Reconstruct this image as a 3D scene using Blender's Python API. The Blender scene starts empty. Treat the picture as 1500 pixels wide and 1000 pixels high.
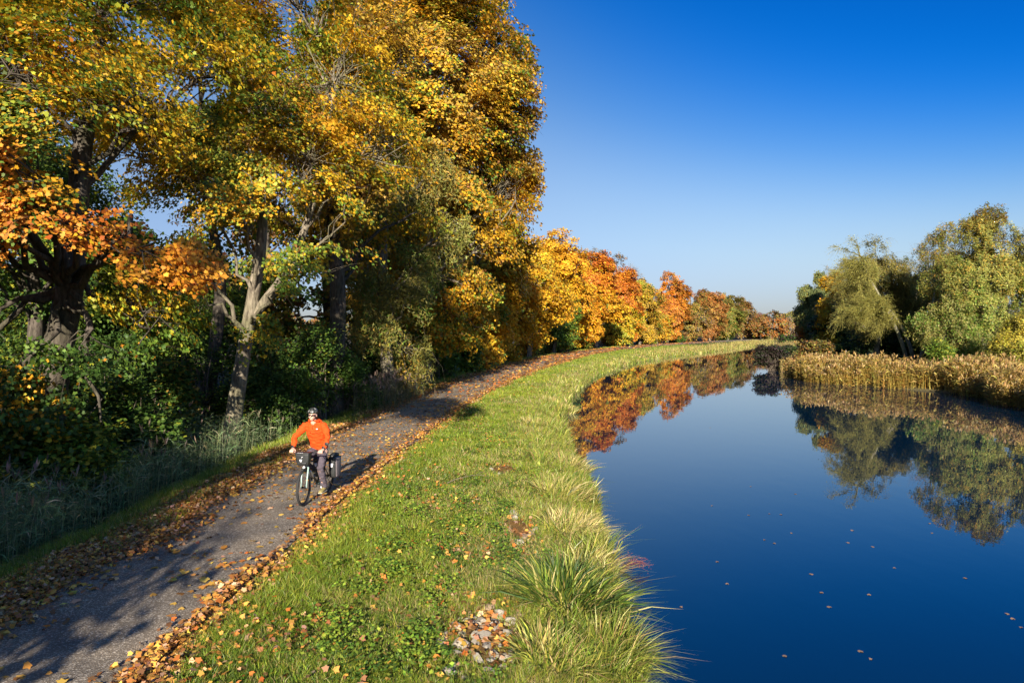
import bpy, math, random
import numpy as np
from mathutils import Vector, Matrix

C = bpy.context.scene.collection
R = math.radians
rng = np.random.default_rng(7)
random.seed(7)

# ------------------------------------------------------------------ camera
CAM_H = 3.45
WATER_Z = -0.70
PITCH = math.atan(18 / 1000)
cam_d = bpy.data.cameras.new('camera')
cam = bpy.data.objects.new('camera', cam_d)
C.objects.link(cam)
cam_d.sensor_width = 36.0
cam_d.lens = 24.0
cam_d.clip_end = 6000
cam_d.clip_start = 0.1
cam.location = (0, 0, CAM_H)
cam.rotation_euler = (math.pi / 2 - PITCH, 0, 0)
bpy.context.scene.camera = cam


def ray(px, py):
    a, b = px - 750.0, 500.0 - py
    c, s = math.cos(PITCH), math.sin(PITCH)
    return np.array([a, 1000 * c + b * s, -1000 * s + b * c])


def gp(px, py, z=0.0):
    """place on the level z seen at a photograph pixel (used to survey the ground plan)"""
    r = ray(px, py)
    t = (z - CAM_H) / r[2]
    return r[0] * t, r[1] * t


# ------------------------------------------------------------------ helpers
def tag(o, label=None, cat=None, group=None, kind=None):
    if label: o['label'] = label
    if cat: o['category'] = cat
    if group: o['group'] = group
    if kind: o['kind'] = kind
    return o


def empty(name, loc=(0, 0, 0), rz=0.0):
    o = bpy.data.objects.new(name, None)
    C.objects.link(o)
    o.location = loc
    o.rotation_euler = (0, 0, rz)
    o.empty_display_size = 0.3
    return o


def link(name, me, parent=None, mats=()):
    o = bpy.data.objects.new(name, me)
    C.objects.link(o)
    if parent: o.parent = parent
    for m in (mats if isinstance(mats, (list, tuple)) else [mats]):
        me.materials.append(m)
    return o


def mesh_k(name, V, k, col=None, parent=None, mat=None, smooth=False):
    """V: (N*k,3) vertices, each consecutive k a polygon; col: (N,3)"""
    n = len(V) // k
    me = bpy.data.meshes.new(name)
    me.vertices.add(n * k)
    me.vertices.foreach_set('co', np.ascontiguousarray(V, np.float32).ravel())
    me.loops.add(n * k)
    me.loops.foreach_set('vertex_index', np.arange(n * k, dtype=np.int32))
    me.polygons.add(n)
    me.polygons.foreach_set('loop_start', np.arange(0, n * k, k, dtype=np.int32))
    me.polygons.foreach_set('loop_total', np.full(n, k, np.int32))
    if smooth: me.polygons.foreach_set('use_smooth', np.ones(n, bool))
    me.update(calc_edges=True)
    if col is not None:
        a = me.attributes.new('Col', 'FLOAT_COLOR', 'FACE')
        a.data.foreach_set('color', np.concatenate([col, np.ones((n, 1))], 1).astype(np.float32).ravel())
    return link(name, me, parent, mat)


def mesh_t(name, V, k, tris, col=None, parent=None, mat=None):
    """as mesh_k, but every group of k vertices is joined by an explicit list of triangles (keeps bent blades slim)"""
    n = len(V) // k
    tr = np.array(tris, np.int32)
    F = (np.arange(n, dtype=np.int32)[:, None, None] * k + tr[None]).reshape(-1)
    nf = n * len(tr)
    me = bpy.data.meshes.new(name)
    me.vertices.add(n * k)
    me.vertices.foreach_set('co', np.ascontiguousarray(V, np.float32).ravel())
    me.loops.add(nf * 3)
    me.loops.foreach_set('vertex_index', F)
    me.polygons.add(nf)
    me.polygons.foreach_set('loop_start', np.arange(0, nf * 3, 3, dtype=np.int32))
    me.polygons.foreach_set('loop_total', np.full(nf, 3, np.int32))
    me.update(calc_edges=True)
    c = np.repeat(col, len(tr), 0)
    a = me.attributes.new('Col', 'FLOAT_COLOR', 'FACE')
    a.data.foreach_set('color', np.concatenate([c, np.ones((nf, 1))], 1).astype(np.float32).ravel())
    return link(name, me, parent, mat)


T5 = [(0, 1, 2), (0, 2, 4), (4, 2, 3)]
T7 = [(0, 1, 2), (0, 2, 6), (6, 2, 3), (6, 3, 5), (5, 3, 4)]


def mesh_quads(name, V, F, parent=None, mat=None, smooth=True, col=None):
    me = bpy.data.meshes.new(name)
    F = np.asarray(F, np.int32)
    n, k = F.shape
    me.vertices.add(len(V))
    me.vertices.foreach_set('co', np.ascontiguousarray(V, np.float32).ravel())
    me.loops.add(n * k)
    me.loops.foreach_set('vertex_index', F.ravel())
    me.polygons.add(n)
    me.polygons.foreach_set('loop_start', np.arange(0, n * k, k, dtype=np.int32))
    me.polygons.foreach_set('loop_total', np.full(n, k, np.int32))
    if smooth: me.polygons.foreach_set('use_smooth', np.ones(n, bool))
    me.update(calc_edges=True)
    if col is not None:
        a = me.attributes.new('Col', 'FLOAT_COLOR', 'POINT')
        a.data.foreach_set('color', np.concatenate([col, np.ones((len(V), 1))], 1).astype(np.float32).ravel())
    return link(name, me, parent, mat)


def unit(v):
    return v / np.maximum(np.linalg.norm(v, axis=-1, keepdims=True), 1e-9)


def sn(p, s, seed=0):
    """smooth pseudo noise about -1..1 of points (N,d) with feature size s"""
    r = np.random.default_rng(seed)
    p = np.asarray(p, float)
    out = np.zeros(len(p))
    tot = 0
    for f, a in ((1, 1), (1.9, .6), (3.7, .35)):
        for _ in range(4):
            k = r.normal(size=p.shape[1])
            k = k / np.linalg.norm(k) * (2 * math.pi * f / s / 1.6)
            out += a * np.sin(p @ k + r.uniform(0, 6.28))
        tot += a * 1.6
    return out / tot


def batch_tubes(P, Rr, sides=5):
    """P (B,K,3), Rr (B,K) -> V, F (quads)"""
    B, K, _ = P.shape
    T = np.empty_like(P)
    T[:, 1:-1] = P[:, 2:] - P[:, :-2]
    T[:, 0] = P[:, 1] - P[:, 0]
    T[:, -1] = P[:, -1] - P[:, -2]
    T = unit(T)
    ref = np.zeros((B, 1, 3)); ref[..., 0] = 1
    m = np.abs(T[:, :, 0]).mean(1) > .8
    ref[m] = (0, 1, 0)
    U = unit(np.cross(T, np.broadcast_to(ref, T.shape)))
    W = np.cross(T, U)
    an = np.arange(sides) * 2 * math.pi / sides
    ring = U[:, :, None, :] * np.cos(an)[None, None, :, None] + W[:, :, None, :] * np.sin(an)[None, None, :, None]
    V = (P[:, :, None, :] + ring * Rr[:, :, None, None]).reshape(-1, 3)
    b = np.arange(B)[:, None, None] * K * sides
    k = np.arange(K - 1)[None, :, None] * sides
    s = np.arange(sides)[None, None, :]
    s2 = (s + 1) % sides
    F = np.stack([b + k + s, b + k + s2, b + k + sides + s2, b + k + sides + s], -1).reshape(-1, 4)
    return V, F


def merge(parts):
    Vs, Fs, o = [], [], 0
    for V, F in parts:
        Vs.append(V); Fs.append(F + o); o += len(V)
    return np.concatenate(Vs), np.concatenate(Fs)


MAPLE = np.array([(0, 0), (.44, -.04), (.40, .18), (.60, .46), (.34, .56), (0, .98), (-.34, .56), (-.60, .46), (-.40, .18), (-.44, -.04)])
MAPLE = MAPLE - (0, .45)
OVAL = np.array([(0, -.5), (.30, 0.02), (0, .5), (-.30, 0.02)])
NARROW = np.array([(0, -.5), (.12, 0.0), (0, .5), (-.12, 0.0)])


def leaf_verts(P, Nrm, size, tmpl, r, curl=.35):
    """leaf polygons: P (N,3), Nrm (N,3) unit, size (N,) -> (N*k,3)"""
    n = len(P)
    t = unit(r.normal(size=(n, 3)))
    U = unit(np.cross(Nrm, t))
    W = np.cross(Nrm, U)
    x = tmpl[:, 0][None, :, None]; y = tmpl[:, 1][None, :, None]
    cz = (r.uniform(-curl, curl * .3, n))[:, None, None] * (x * x * 2 + y * y * .8)
    V = P[:, None, :] + size[:, None, None] * (x * U[:, None] + y * W[:, None] + cz * Nrm[:, None])
    return V.reshape(-1, 3)


# ------------------------------------------------------------------ materials
def new_mat(name):
    m = bpy.data.materials.new(name)
    m.use_nodes = True
    nt = m.node_tree
    for n in list(nt.nodes): nt.nodes.remove(n)
    out = nt.nodes.new('ShaderNodeOutputMaterial')
    return m, nt, out


def nd(nt, typ, **kw):
    n = nt.nodes.new(typ)
    for k, v in kw.items():
        if k in ('i',):
            for a, b in v.items(): n.inputs[a].default_value = b
        else:
            setattr(n, k, v)
    return n


def ramp(nt, stops, fac=None):
    n = nt.nodes.new('ShaderNodeValToRGB')
    while len(n.color_ramp.elements) < len(stops): n.color_ramp.elements.new(.5)
    for e, (p, c) in zip(n.color_ramp.elements, stops):
        e.position = p
        e.color = (*c, 1) if len(c) == 3 else c
    if fac is not None: nt.links.new(fac, n.inputs[0])
    return n


def simple(name, col, rough=.5, metal=0.0, noise=0.0, scale=30, bump=0.0, spec=.5, emit=None):
    m, nt, out = new_mat(name)
    p = nd(nt, 'ShaderNodeBsdfPrincipled')
    p.inputs['Base Color'].default_value = (*col, 1)
    p.inputs['Roughness'].default_value = rough
    p.inputs['Metallic'].default_value = metal
    p.inputs['Specular IOR Level'].default_value = spec
    if emit:
        p.inputs['Emission Color'].default_value = (*emit[0], 1)
        p.inputs['Emission Strength'].default_value = emit[1]
    if noise or bump:
        tc = nd(nt, 'ShaderNodeTexCoord')
        nz = nd(nt, 'ShaderNodeTexNoise'); nz.inputs['Scale'].default_value = scale; nz.inputs['Detail'].default_value = 5
        nt.links.new(tc.outputs['Object'], nz.inputs['Vector'])
        if noise:
            rr = ramp(nt, [(.3, tuple(c * (1 - noise) for c in col)), (.7, tuple(min(1, c * (1 + noise)) for c in col))], nz.outputs[0])
            nt.links.new(rr.outputs[0], p.inputs['Base Color'])
        if bump:
            b = nd(nt, 'ShaderNodeBump'); b.inputs['Strength'].default_value = bump; b.inputs['Distance'].default_value = .01
            nt.links.new(nz.outputs[0], b.inputs['Height']); nt.links.new(b.outputs[0], p.inputs['Normal'])
    nt.links.new(p.outputs[0], out.inputs[0])
    return m


def leaf_mat(name, trans=.3, rough=.55, spec=.3, gain=1.0):
    m, nt, out = new_mat(name)
    a = nd(nt, 'ShaderNodeAttribute'); a.attribute_name = 'Col'
    p = nd(nt, 'ShaderNodeBsdfPrincipled'); p.inputs['Roughness'].default_value = rough
    p.inputs['Specular IOR Level'].default_value = spec
    t = nd(nt, 'ShaderNodeBsdfTranslucent')
    mx = nd(nt, 'ShaderNodeMixShader'); mx.inputs[0].default_value = trans
    nt.links.new(a.outputs['Color'], p.inputs['Base Color'])
    nt.links.new(a.outputs['Color'], t.inputs['Color'])
    nt.links.new(p.outputs[0], mx.inputs[1]); nt.links.new(t.outputs[0], mx.inputs[2])
    nt.links.new(mx.outputs[0], out.inputs[0])
    return m


def bark_mat(name, c1, c2, scale=6, stretch=.25, bump=.6):
    m, nt, out = new_mat(name)
    tc = nd(nt, 'ShaderNodeTexCoord')
    mp = nd(nt, 'ShaderNodeMapping'); mp.inputs['Scale'].default_value = (1, 1, stretch)
    nz = nd(nt, 'ShaderNodeTexNoise'); nz.inputs['Scale'].default_value = scale * 2; nz.inputs['Detail'].default_value = 8; nz.inputs['Roughness'].default_value = .65
    n2 = nd(nt, 'ShaderNodeTexNoise'); n2.inputs['Scale'].default_value = 1.3; n2.inputs['Detail'].default_value = 3
    p = nd(nt, 'ShaderNodeBsdfPrincipled'); p.inputs['Roughness'].default_value = .9; p.inputs['Specular IOR Level'].default_value = .2
    L = nt.links.new
    L(tc.outputs['Object'], mp.inputs[0]); L(mp.outputs[0], nz.inputs['Vector']); L(tc.outputs['Object'], n2.inputs['Vector'])
    r1 = ramp(nt, [(.35, c1), (.62, c2)], nz.outputs[0])
    r2 = ramp(nt, [(.4, (1, 1, 1)), (.7, (.62, .70, .50))], n2.outputs[0])
    mx = nd(nt, 'ShaderNodeMix', data_type='RGBA', blend_type='MULTIPLY'); mx.inputs[0].default_value = 1
    L(r1.outputs[0], mx.inputs[6]); L(r2.outputs[0], mx.inputs[7]); L(mx.outputs[2], p.inputs['Base Color'])
    b = nd(nt, 'ShaderNodeBump'); b.inputs['Strength'].default_value = bump; b.inputs['Distance'].default_value = .04
    L(nz.outputs[0], b.inputs['Height']); L(b.outputs[0], p.inputs['Normal']); L(p.outputs[0], out.inputs[0])
    return m


M_LEAF = leaf_mat('leaf_foliage')
M_BLADE = leaf_mat('grass_blade', trans=.3, rough=.45, spec=.35)
M_DRY = leaf_mat('dry_leaf', trans=.15, rough=.6, spec=.3)
M_BARK = bark_mat('maple_bark', (.075, .06, .045), (.27, .23, .17))
M_BARK_D = bark_mat('dark_bark', (.035, .028, .022), (.12, .10, .08))
M_BARK_P = bark_mat('willow_bark', (.14, .12, .09), (.36, .32, .25))
M_TWIG = simple('twig_bark', (.13, .10, .07), .9, noise=.3, scale=8)
M_TWIG_O = simple('olive_twig', (.20, .17, .055), .8, noise=.35, scale=3)
M_TWIG_G = simple('grey_twig', (.21, .19, .17), .9, noise=.3, scale=3)

# ------------------------------------------------------------------ ground plan
def curve(pts, z):
    p = np.array([gp(a, b, z) for a, b in pts])
    p = p[np.argsort(p[:, 1])]
    return p


pathR_px = [(205, 1000), (290, 915), (365, 850), (440, 785), (497, 736), (560, 684), (618, 640), (668, 603), (712, 576), (752, 556), (792, 541), (835, 528), (868, 519), (905, 512.5), (960, 507), (1040, 501.5), (1105, 498)]
pathL_px = [(-130, 1000), (0, 912), (110, 848), (210, 795), (285, 752), (360, 708), (445, 660), (520, 622), (590, 589), (650, 565), (705, 546), (755, 531), (800, 522), (840, 515), (890, 509.5), (945, 504.5), (1030, 499.8), (1098, 496.8)]
watL_px = [(925, 1000), (905, 930), (893, 860), (880, 790), (868, 730), (845, 680), (828, 645), (822, 610), (838, 578), (870, 552), (905, 537), (960, 525.5), (1010, 519), (1060, 513), (1110, 506), (1150, 501.5)]
watR_px = [(2300, 780), (1700, 640), (1530, 600), (1440, 580), (1360, 572), (1280, 566), (1215, 562), (1165, 553), (1140, 540), (1130, 526), (1134, 515), (1160, 507), (1215, 501.5)]


def fn(px, z, ext):
    p = curve(px, z)
    ys = np.concatenate([[-60], p[:, 1], [p[-1, 1] + 150, 3000]])
    s0 = (p[1, 0] - p[0, 0]) / (p[1, 1] - p[0, 1])
    x0 = p[0, 0] + ext[0] * (-60 - p[0, 1])
    xs = np.concatenate([[x0], p[:, 0], [p[-1, 0] + ext[1] * 150, p[-1, 0] + ext[1] * 150 + 30]])
    fy = np.concatenate([np.arange(-60, 400, .5), np.arange(400, 3000, 20.)])
    fx = np.interp(fy, ys, xs)
    n = int(np.sum(fy < 400))
    k = 9
    ker = np.hanning(k + 2)[1:-1]; ker /= ker.sum()
    sm = np.convolve(np.pad(fx, (k // 2, k // 2), mode='edge'), ker, 'valid')
    # wider smoothing further out
    k2 = 25; ker2 = np.hanning(k2 + 2)[1:-1]; ker2 /= ker2.sum()
    sm2 = np.convolve(np.pad(fx, (k2 // 2, k2 // 2), mode='edge'), ker2, 'valid')
    w = np.clip((fy - 30) / 30, 0, 1)
    g = sm * (1 - w) + sm2 * w
    return lambda y: np.interp(y, fy, g)


pathR = fn(pathR_px, 0.0, (0.02, .9))
pathL = fn(pathL_px, 0.0, (0.02, .9))
watL = fn(watL_px, WATER_Z, (0.0, .9))
watR = fn(watR_px, WATER_Z, (-0.8, .9))


def ground_z(x, y):
    """height of the land"""
    x = np.asarray(x, float); y = np.asarray(y, float)
    pl, pr, wl, wr = pathL(y), pathR(y), watL(y), watR(y)
    near = 1 / (1 + np.maximum(y - 25, 0) / 40)
    bw = np.maximum(wl - pr, .8)
    # between path and water: gentle slope, steeper bank at the edge
    t = np.clip((x - pr) / bw, 0, 1)
    zb = -.02 - .16 * t - .50 * np.clip((t - .62) / .38, 0, 1) ** 1.6
    # under water
    d = np.clip(np.minimum(x - wl, wr - x), 0, None)
    zw = WATER_Z - np.clip(d * .55, 0, 1.6)
    # right bank
    t2 = x - wr
    zr = WATER_Z + .10 + np.clip(t2 / 1.5, 0, 1) * .30 + np.clip((t2 - 1) / 8, 0, 1) * .45
    # left of the path: verge, ditch, wood floor
    t3 = pl - x
    verge = .9
    zl = -.02 - .75 * np.clip((t3 - verge) / 1.9, 0, 1) ** 1.2 * (.4 + .6 * near) + .45 * np.clip((t3 - 4.3) / 2.5, 0, 1) * (.4 + .6 * near)
    z = np.where(x < pl, zl, np.where(x < pr, -.03, np.where(x < wl, zb, np.where(x < wr, zw, zr))))
    p = np.stack([x, y], -1).reshape(-1, 2)
    bump = (sn(p, 2.6, 5) * .035 + sn(p, .8, 6) * .018).reshape(x.shape)
    edge = np.clip(np.minimum(np.abs(x - pl), np.abs(x - pr)) / .4, 0, 1)
    inpath = (x > pl) & (x < pr)
    edge = edge * np.clip((wl - x) / .8, 0, 1) + edge * (x > wr) * np.clip((x - wr) / 2, 0, 1)
    z = z + np.where(inpath, 0, bump * edge * np.where(x > wl, np.where(x < wr, 0, 1), 1))
    return z


BARE = []
for px_, py_, rx_, ry_ in [(712, 935, .50, .95), (762, 775, .34, .9), (735, 690, .35, 1.0)]:
    cx_, cy_ = gp(px_, py_, -.16)
    BARE.append((cx_, cy_, rx_, ry_))


def build_terrain():
    ys = np.concatenate([np.arange(-60, 4, 2.), np.arange(4, 40, .22), np.arange(40, 90, .6), np.arange(90, 260, 2.), np.arange(260, 420, 10), np.arange(450, 3001, 150)])
    rows = []
    for y in ys:
        pl, pr, wl, wr = pathL(y), pathR(y), watL(y), watR(y)
        a = np.concatenate([pl - np.array([1500, 600, 250, 120, 70, 40, 25, 17, 12, 9, 7.5, 6.5]), pl - np.linspace(5.6, .0, 26)])
        b = np.linspace(pl, pr, 6)[1:]
        c = np.linspace(pr, wl, 34)[1:]
        m = (wl + wr) / 2
        h = (wr - wl) / 2
        d = np.array([wl + .06, wl + .14, wl + .3, wl + .6, wl + .12 * h, wl + .3 * h, m, wr - .3 * h, wr - .12 * h])
        e = wr + np.array([0, .3, .7, 1.2, 2, 3, 4.5, 6.5, 9, 13, 19, 28, 45, 80, 160, 350, 800, 1800])
        rows.append(np.concatenate([a, b, c, d, e]))
    X = np.array(rows)
    Y = np.repeat(ys[:, None], X.shape[1], 1)
    Z = ground_z(X, Y)
    n, k = X.shape
    V = np.stack([X, Y, Z], -1).reshape(-1, 3)
    i = np.arange(n - 1)[:, None] * k + np.arange(k - 1)[None]
    F = np.stack([i, i + 1, i + k + 1, i + k], -1).reshape(-1, 4)
    # what covers the soil: r = leaf litter, g = lush grass, b = dry growth
    pl, pr, wl, wr = pathL(Y), pathR(Y), watL(Y), watR(Y)
    t3 = pl - X
    lit = np.where(X < pl, np.clip(1.5 - np.abs(t3 - .5) / .7, 0, 1), 0)
    lit = np.maximum(lit, np.where(X > pr, np.clip(1 - (X - pr) / .45, 0, 1), 0))
    lit = np.maximum(lit, ((X >= pl) & (X <= pr)) * .5)
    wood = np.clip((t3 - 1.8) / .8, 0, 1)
    t = np.clip((X - pr) / np.maximum(wl - pr, .8), 0, 1)
    lush = np.where((X > pr) & (X < wl), 1 - np.clip((t - .55) / .3, 0, 1), 0)
    lush = np.maximum(lush, np.where((X < pl), np.clip(1 - np.abs(t3 - 1.3) / .8, 0, 1) * .6, 0))
    lush = np.maximum(lush, np.where(X > wr + 4, .9, 0))
    lush = np.maximum(lush, np.where(X < pl - 30, .8, 0))
    for cx, cy, rx, ry in BARE:
        q = np.clip(1.6 - np.sqrt(((X - cx) / rx) ** 2 + ((Y - cy) / ry) ** 2), 0, 1)
        lit = np.maximum(lit, q * .9); lush = lush * (1 - q)
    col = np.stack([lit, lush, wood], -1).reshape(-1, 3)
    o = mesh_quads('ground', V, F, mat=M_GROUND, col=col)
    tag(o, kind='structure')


def ground_material():
    m, nt, out = new_mat('ground_soil')
    L = nt.links.new
    tc = nd(nt, 'ShaderNodeTexCoord')
    at = nd(nt, 'ShaderNodeAttribute'); at.attribute_name = 'Col'
    sp = nd(nt, 'ShaderNodeSeparateColor'); L(at.outputs['Color'], sp.inputs[0])
    def noise(s, det=6, ro=.6):
        n = nd(nt, 'ShaderNodeTexNoise'); n.inputs['Scale'].default_value = s; n.inputs['Detail'].default_value = det; n.inputs['Roughness'].default_value = ro
        L(tc.outputs['Object'], n.inputs['Vector']); return n.outputs[0]
    n1, n2, n3 = noise(.7), noise(9), noise(40, 8, .7)
    lush = ramp(nt, [(.3, (.045, .075, .012)), (.5, (.085, .12, .02)), (.7, (.15, .14, .035))], n1)
    fine = ramp(nt, [(.3, (.45, .45, .45)), (.7, (1.25, 1.25, 1.25))], n3)
    dry = ramp(nt, [(.3, (.10, .085, .035)), (.55, (.16, .13, .06)), (.75, (.09, .10, .03))], n2)
    litter = ramp(nt, [(.3, (.08, .04, .015)), (.5, (.22, .11, .03)), (.7, (.32, .17, .04))], n3)
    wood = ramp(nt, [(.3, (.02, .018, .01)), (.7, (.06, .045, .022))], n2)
    def mix(f, a, b, bt='MIX'):
        x = nd(nt, 'ShaderNodeMix', data_type='RGBA', blend_type=bt)
        if isinstance(f, float): x.inputs[0].default_value = f
        else: L(f, x.inputs[0])
        L(a, x.inputs[6]); L(b, x.inputs[7]); return x.outputs[2]
    c = mix(sp.outputs[1], dry.outputs[0], lush.outputs[0])
    c = mix(1.0, c, fine.outputs[0], 'MULTIPLY')
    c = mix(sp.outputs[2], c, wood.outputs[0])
    mn = nd(nt, 'ShaderNodeMath', operation='MULTIPLY_ADD'); L(n2, mn.inputs[0]); mn.inputs[1].default_value = 1.6; mn.inputs[2].default_value = -.8
    ad = nd(nt, 'ShaderNodeMath', operation='ADD', use_clamp=True); L(mn.outputs[0], ad.inputs[0]); L(sp.outputs[0], ad.inputs[1])
    ml = nd(nt, 'ShaderNodeMath', operation='MULTIPLY'); L(ad.outputs[0], ml.inputs[0]); L(sp.outputs[0], ml.inputs[1])
    c = mix(ml.outputs[0], c, litter.outputs[0])
    p = nd(nt, 'ShaderNodeBsdfPrincipled'); p.inputs['Roughness'].default_value = .95; p.inputs['Specular IOR Level'].default_value = .15
    L(c, p.inputs['Base Color'])
    b = nd(nt, 'ShaderNodeBump'); b.inputs['Strength'].default_value = .8; b.inputs['Distance'].default_value = .04
    L(n3, b.inputs['Height']); L(b.outputs[0], p.inputs['Normal'])
    L(p.outputs[0], out.inputs[0])
    return m


M_GROUND = ground_material()


def asphalt_material():
    m, nt, out = new_mat('asphalt')
    L = nt.links.new
    tc = nd(nt, 'ShaderNodeTexCoord')
    vo = nd(nt, 'ShaderNodeTexVoronoi'); vo.inputs['Scale'].default_value = 70
    n1 = nd(nt, 'ShaderNodeTexNoise'); n1.inputs['Scale'].default_value = 1.1; n1.inputs['Detail'].default_value = 6
    n2 = nd(nt, 'ShaderNodeTexNoise'); n2.inputs['Scale'].default_value = 150; n2.inputs['Detail'].default_value = 3
    for n in (vo, n1, n2): L(tc.outputs['Object'], n.inputs['Vector'])
    stone = ramp(nt, [(.0, (.15, .125, .095)), (.55, (.19, .16, .125)), (.8, (.28, .245, .20)), (.97, (.5, .45, .38))])
    wn = nd(nt, 'ShaderNodeSeparateColor'); L(vo.outputs['Color'], wn.inputs[0]); L(wn.outputs[0], stone.inputs[0])
    big = ramp(nt, [(.28, (.62, .62, .64)), (.5, (1.0, .96, .90)), (.72, (1.28, 1.18, 1.04))], n1.outputs[0])
    gr = ramp(nt, [(.35, (.6, .6, .6)), (.6, (1.1, 1.1, 1.1))], n2.outputs[0])
    a = nd(nt, 'ShaderNodeMix', data_type='RGBA', blend_type='MULTIPLY'); a.inputs[0].default_value = 1
    b = nd(nt, 'ShaderNodeMix', data_type='RGBA', blend_type='MULTIPLY'); b.inputs[0].default_value = 1
    L(stone.outputs[0], a.inputs[6]); L(big.outputs[0], a.inputs[7]); L(a.outputs[2], b.inputs[6]); L(gr.outputs[0], b.inputs[7])
    p = nd(nt, 'ShaderNodeBsdfPrincipled'); p.inputs['Roughness'].default_value = .8; p.inputs['Specular IOR Level'].default_value = .35
    L(b.outputs[2], p.inputs['Base Color'])
    bu = nd(nt, 'ShaderNodeBump'); bu.inputs['Strength'].default_value = .7; bu.inputs['Distance'].default_value = .006
    L(vo.outputs['Distance'], bu.inputs['Height']); L(bu.outputs[0], p.inputs['Normal']); L(p.outputs[0], out.inputs[0])
    return m


M_ASPHALT = asphalt_material()


def path_surface():
    ys = np.concatenate([np.arange(-60, 60, .25), np.arange(60, 300, 1.5)])
    U = np.linspace(0, 1, 9)
    pl, pr = pathL(ys), pathR(ys)
    wl = sn(np.stack([ys, ys * 0], -1), 1.2, 3) * .05
    wr2 = sn(np.stack([ys, ys * 0 + 9], -1), 1.1, 4) * .05
    X = (pl + wl)[:, None] * (1 - U) + (pr + wr2)[:, None] * U
    Z = np.broadcast_to(.012 + .03 * (1 - (2 * U - 1) ** 2) - .02 * (np.abs(2 * U - 1) > .99), X.shape)
    V = np.stack([X, np.repeat(ys[:, None], 9, 1), Z], -1).reshape(-1, 3)
    n = len(ys)
    i = np.arange(n - 1)[:, None] * 9 + np.arange(8)[None]
    F = np.stack([i, i + 1, i + 10, i + 9], -1).reshape(-1, 4)
    tag(mesh_quads('cycle_path', V, F, mat=M_ASPHALT), kind='structure')


def water_surface():
    m, nt, out = new_mat('canal_water')
    L = nt.links.new
    p = nd(nt, 'ShaderNodeBsdfPrincipled')
    p.inputs['Base Color'].default_value = (.0008, .013, .034, 1)
    p.inputs['Roughness'].default_value = .012
    p.inputs['IOR'].default_value = 1.75
    tc = nd(nt, 'ShaderNodeTexCoord')
    n1 = nd(nt, 'ShaderNodeTexNoise'); n1.inputs['Scale'].default_value = 1.6; n1.inputs['Detail'].default_value = 3
    mp = nd(nt, 'ShaderNodeMapping'); mp.inputs['Scale'].default_value = (1, .5, 1)
    L(tc.outputs['Object'], mp.inputs[0]); L(mp.outputs[0], n1.inputs['Vector'])
    b = nd(nt, 'ShaderNodeBump'); b.inputs['Strength'].default_value = .06; b.inputs['Distance'].default_value = .03
    L(n1.outputs[0], b.inputs['Height']); L(b.outputs[0], p.inputs['Normal'])
    L(p.outputs[0], out.inputs[0])
    V = []
    ys = np.concatenate([np.arange(-60, 200, 5.), np.arange(200, 900, 50)])
    for y in ys:
        V += [(float(watL(y)) - 1.2, y, WATER_Z), (float(watR(y)) + 1.2, y, WATER_Z)]
    F = [(2 * i, 2 * i + 1, 2 * i + 3, 2 * i + 2) for i in range(len(ys) - 1)]
    tag(mesh_quads('water', np.array(V), F, mat=m, smooth=False), kind='structure')


build_terrain()
path_surface()
water_surface()

# ------------------------------------------------------------------ sky and sun
SUN_EL, SUN_AZ = R(20), 0.04      # light travels towards +y and a touch +x
w = bpy.data.worlds.new('World')
bpy.context.scene.world = w
w.use_nodes = True
nt = w.node_tree
bg = nt.nodes['Background']
sky = nt.nodes.new('ShaderNodeTexSky')
sky.sky_type = 'NISHITA'
sky.sun_disc = False
sky.sun_elevation = SUN_EL
sky.sun_rotation = math.pi + SUN_AZ
sky.air_density = 1.0
sky.dust_density = .4
sky.ozone_density = 3.0
# polarised late-autumn sky: tint by height, and deeper towards the right
tcw = nt.nodes.new('ShaderNodeTexCoord')
sx_ = nt.nodes.new('ShaderNodeSeparateXYZ')
nt.links.new(tcw.outputs['Generated'], sx_.inputs[0])
fa = nt.nodes.new('ShaderNodeMath'); fa.operation = 'MULTIPLY_ADD'; fa.inputs[1].default_value = .95; fa.inputs[2].default_value = 1 - .95 * .32
nt.links.new(sx_.outputs[0], fa.inputs[0])
fc = nt.nodes.new('ShaderNodeClamp'); fc.inputs['Min'].default_value = .55; fc.inputs['Max'].default_value = 1.25
nt.links.new(fa.outputs[0], fc.inputs[0])
sb = nt.nodes.new('ShaderNodeMath'); sb.operation = 'MULTIPLY'
nt.links.new(sx_.outputs[2], sb.inputs[0]); nt.links.new(fc.outputs[0], sb.inputs[1])
tr_ = ramp(nt, [(p, tuple(v * k for v in c)) for p, c, k in [(0.0, (.37, .40, .56), .83), (.052, (.47, .465, .625), .83), (.103, (.64, .59, .63), .83), (.172, (.66, .65, .70), .83), (.247, (.29, .53, .76), .83),
                (.334, (.02, .385, .84), .83), (.42, (.004, .325, .81), .83), (.52, (.004, .30, .78), .83), (.62, (.3, .55, .88), .9), (.74, (1.1, 1.1, 1.1), 1)]], sb.outputs[0])
tr_.color_ramp.interpolation = 'B_SPLINE'
mu = nt.nodes.new('ShaderNodeMix'); mu.data_type = 'RGBA'; mu.blend_type = 'MULTIPLY'; mu.inputs[0].default_value = 1
nt.links.new(sky.outputs[0], mu.inputs[6]); nt.links.new(tr_.outputs[0], mu.inputs[7])
nt.links.new(mu.outputs[2], bg.inputs[0])
bg.inputs[1].default_value = .093
sd = bpy.data.lights.new('sun', 'SUN')
sd.energy = 5.0
sd.angle = R(.53)
sd.color = (1.0, .90, .76)
so = bpy.data.objects.new('sun', sd)
C.objects.link(so)
dirv = Vector((math.sin(SUN_AZ) * math.cos(SUN_EL), math.cos(SUN_AZ) * math.cos(SUN_EL), -math.sin(SUN_EL)))
so.rotation_euler = dirv.to_track_quat('-Z', 'Y').to_euler()
so.location = (0, -30, 40)
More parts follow.
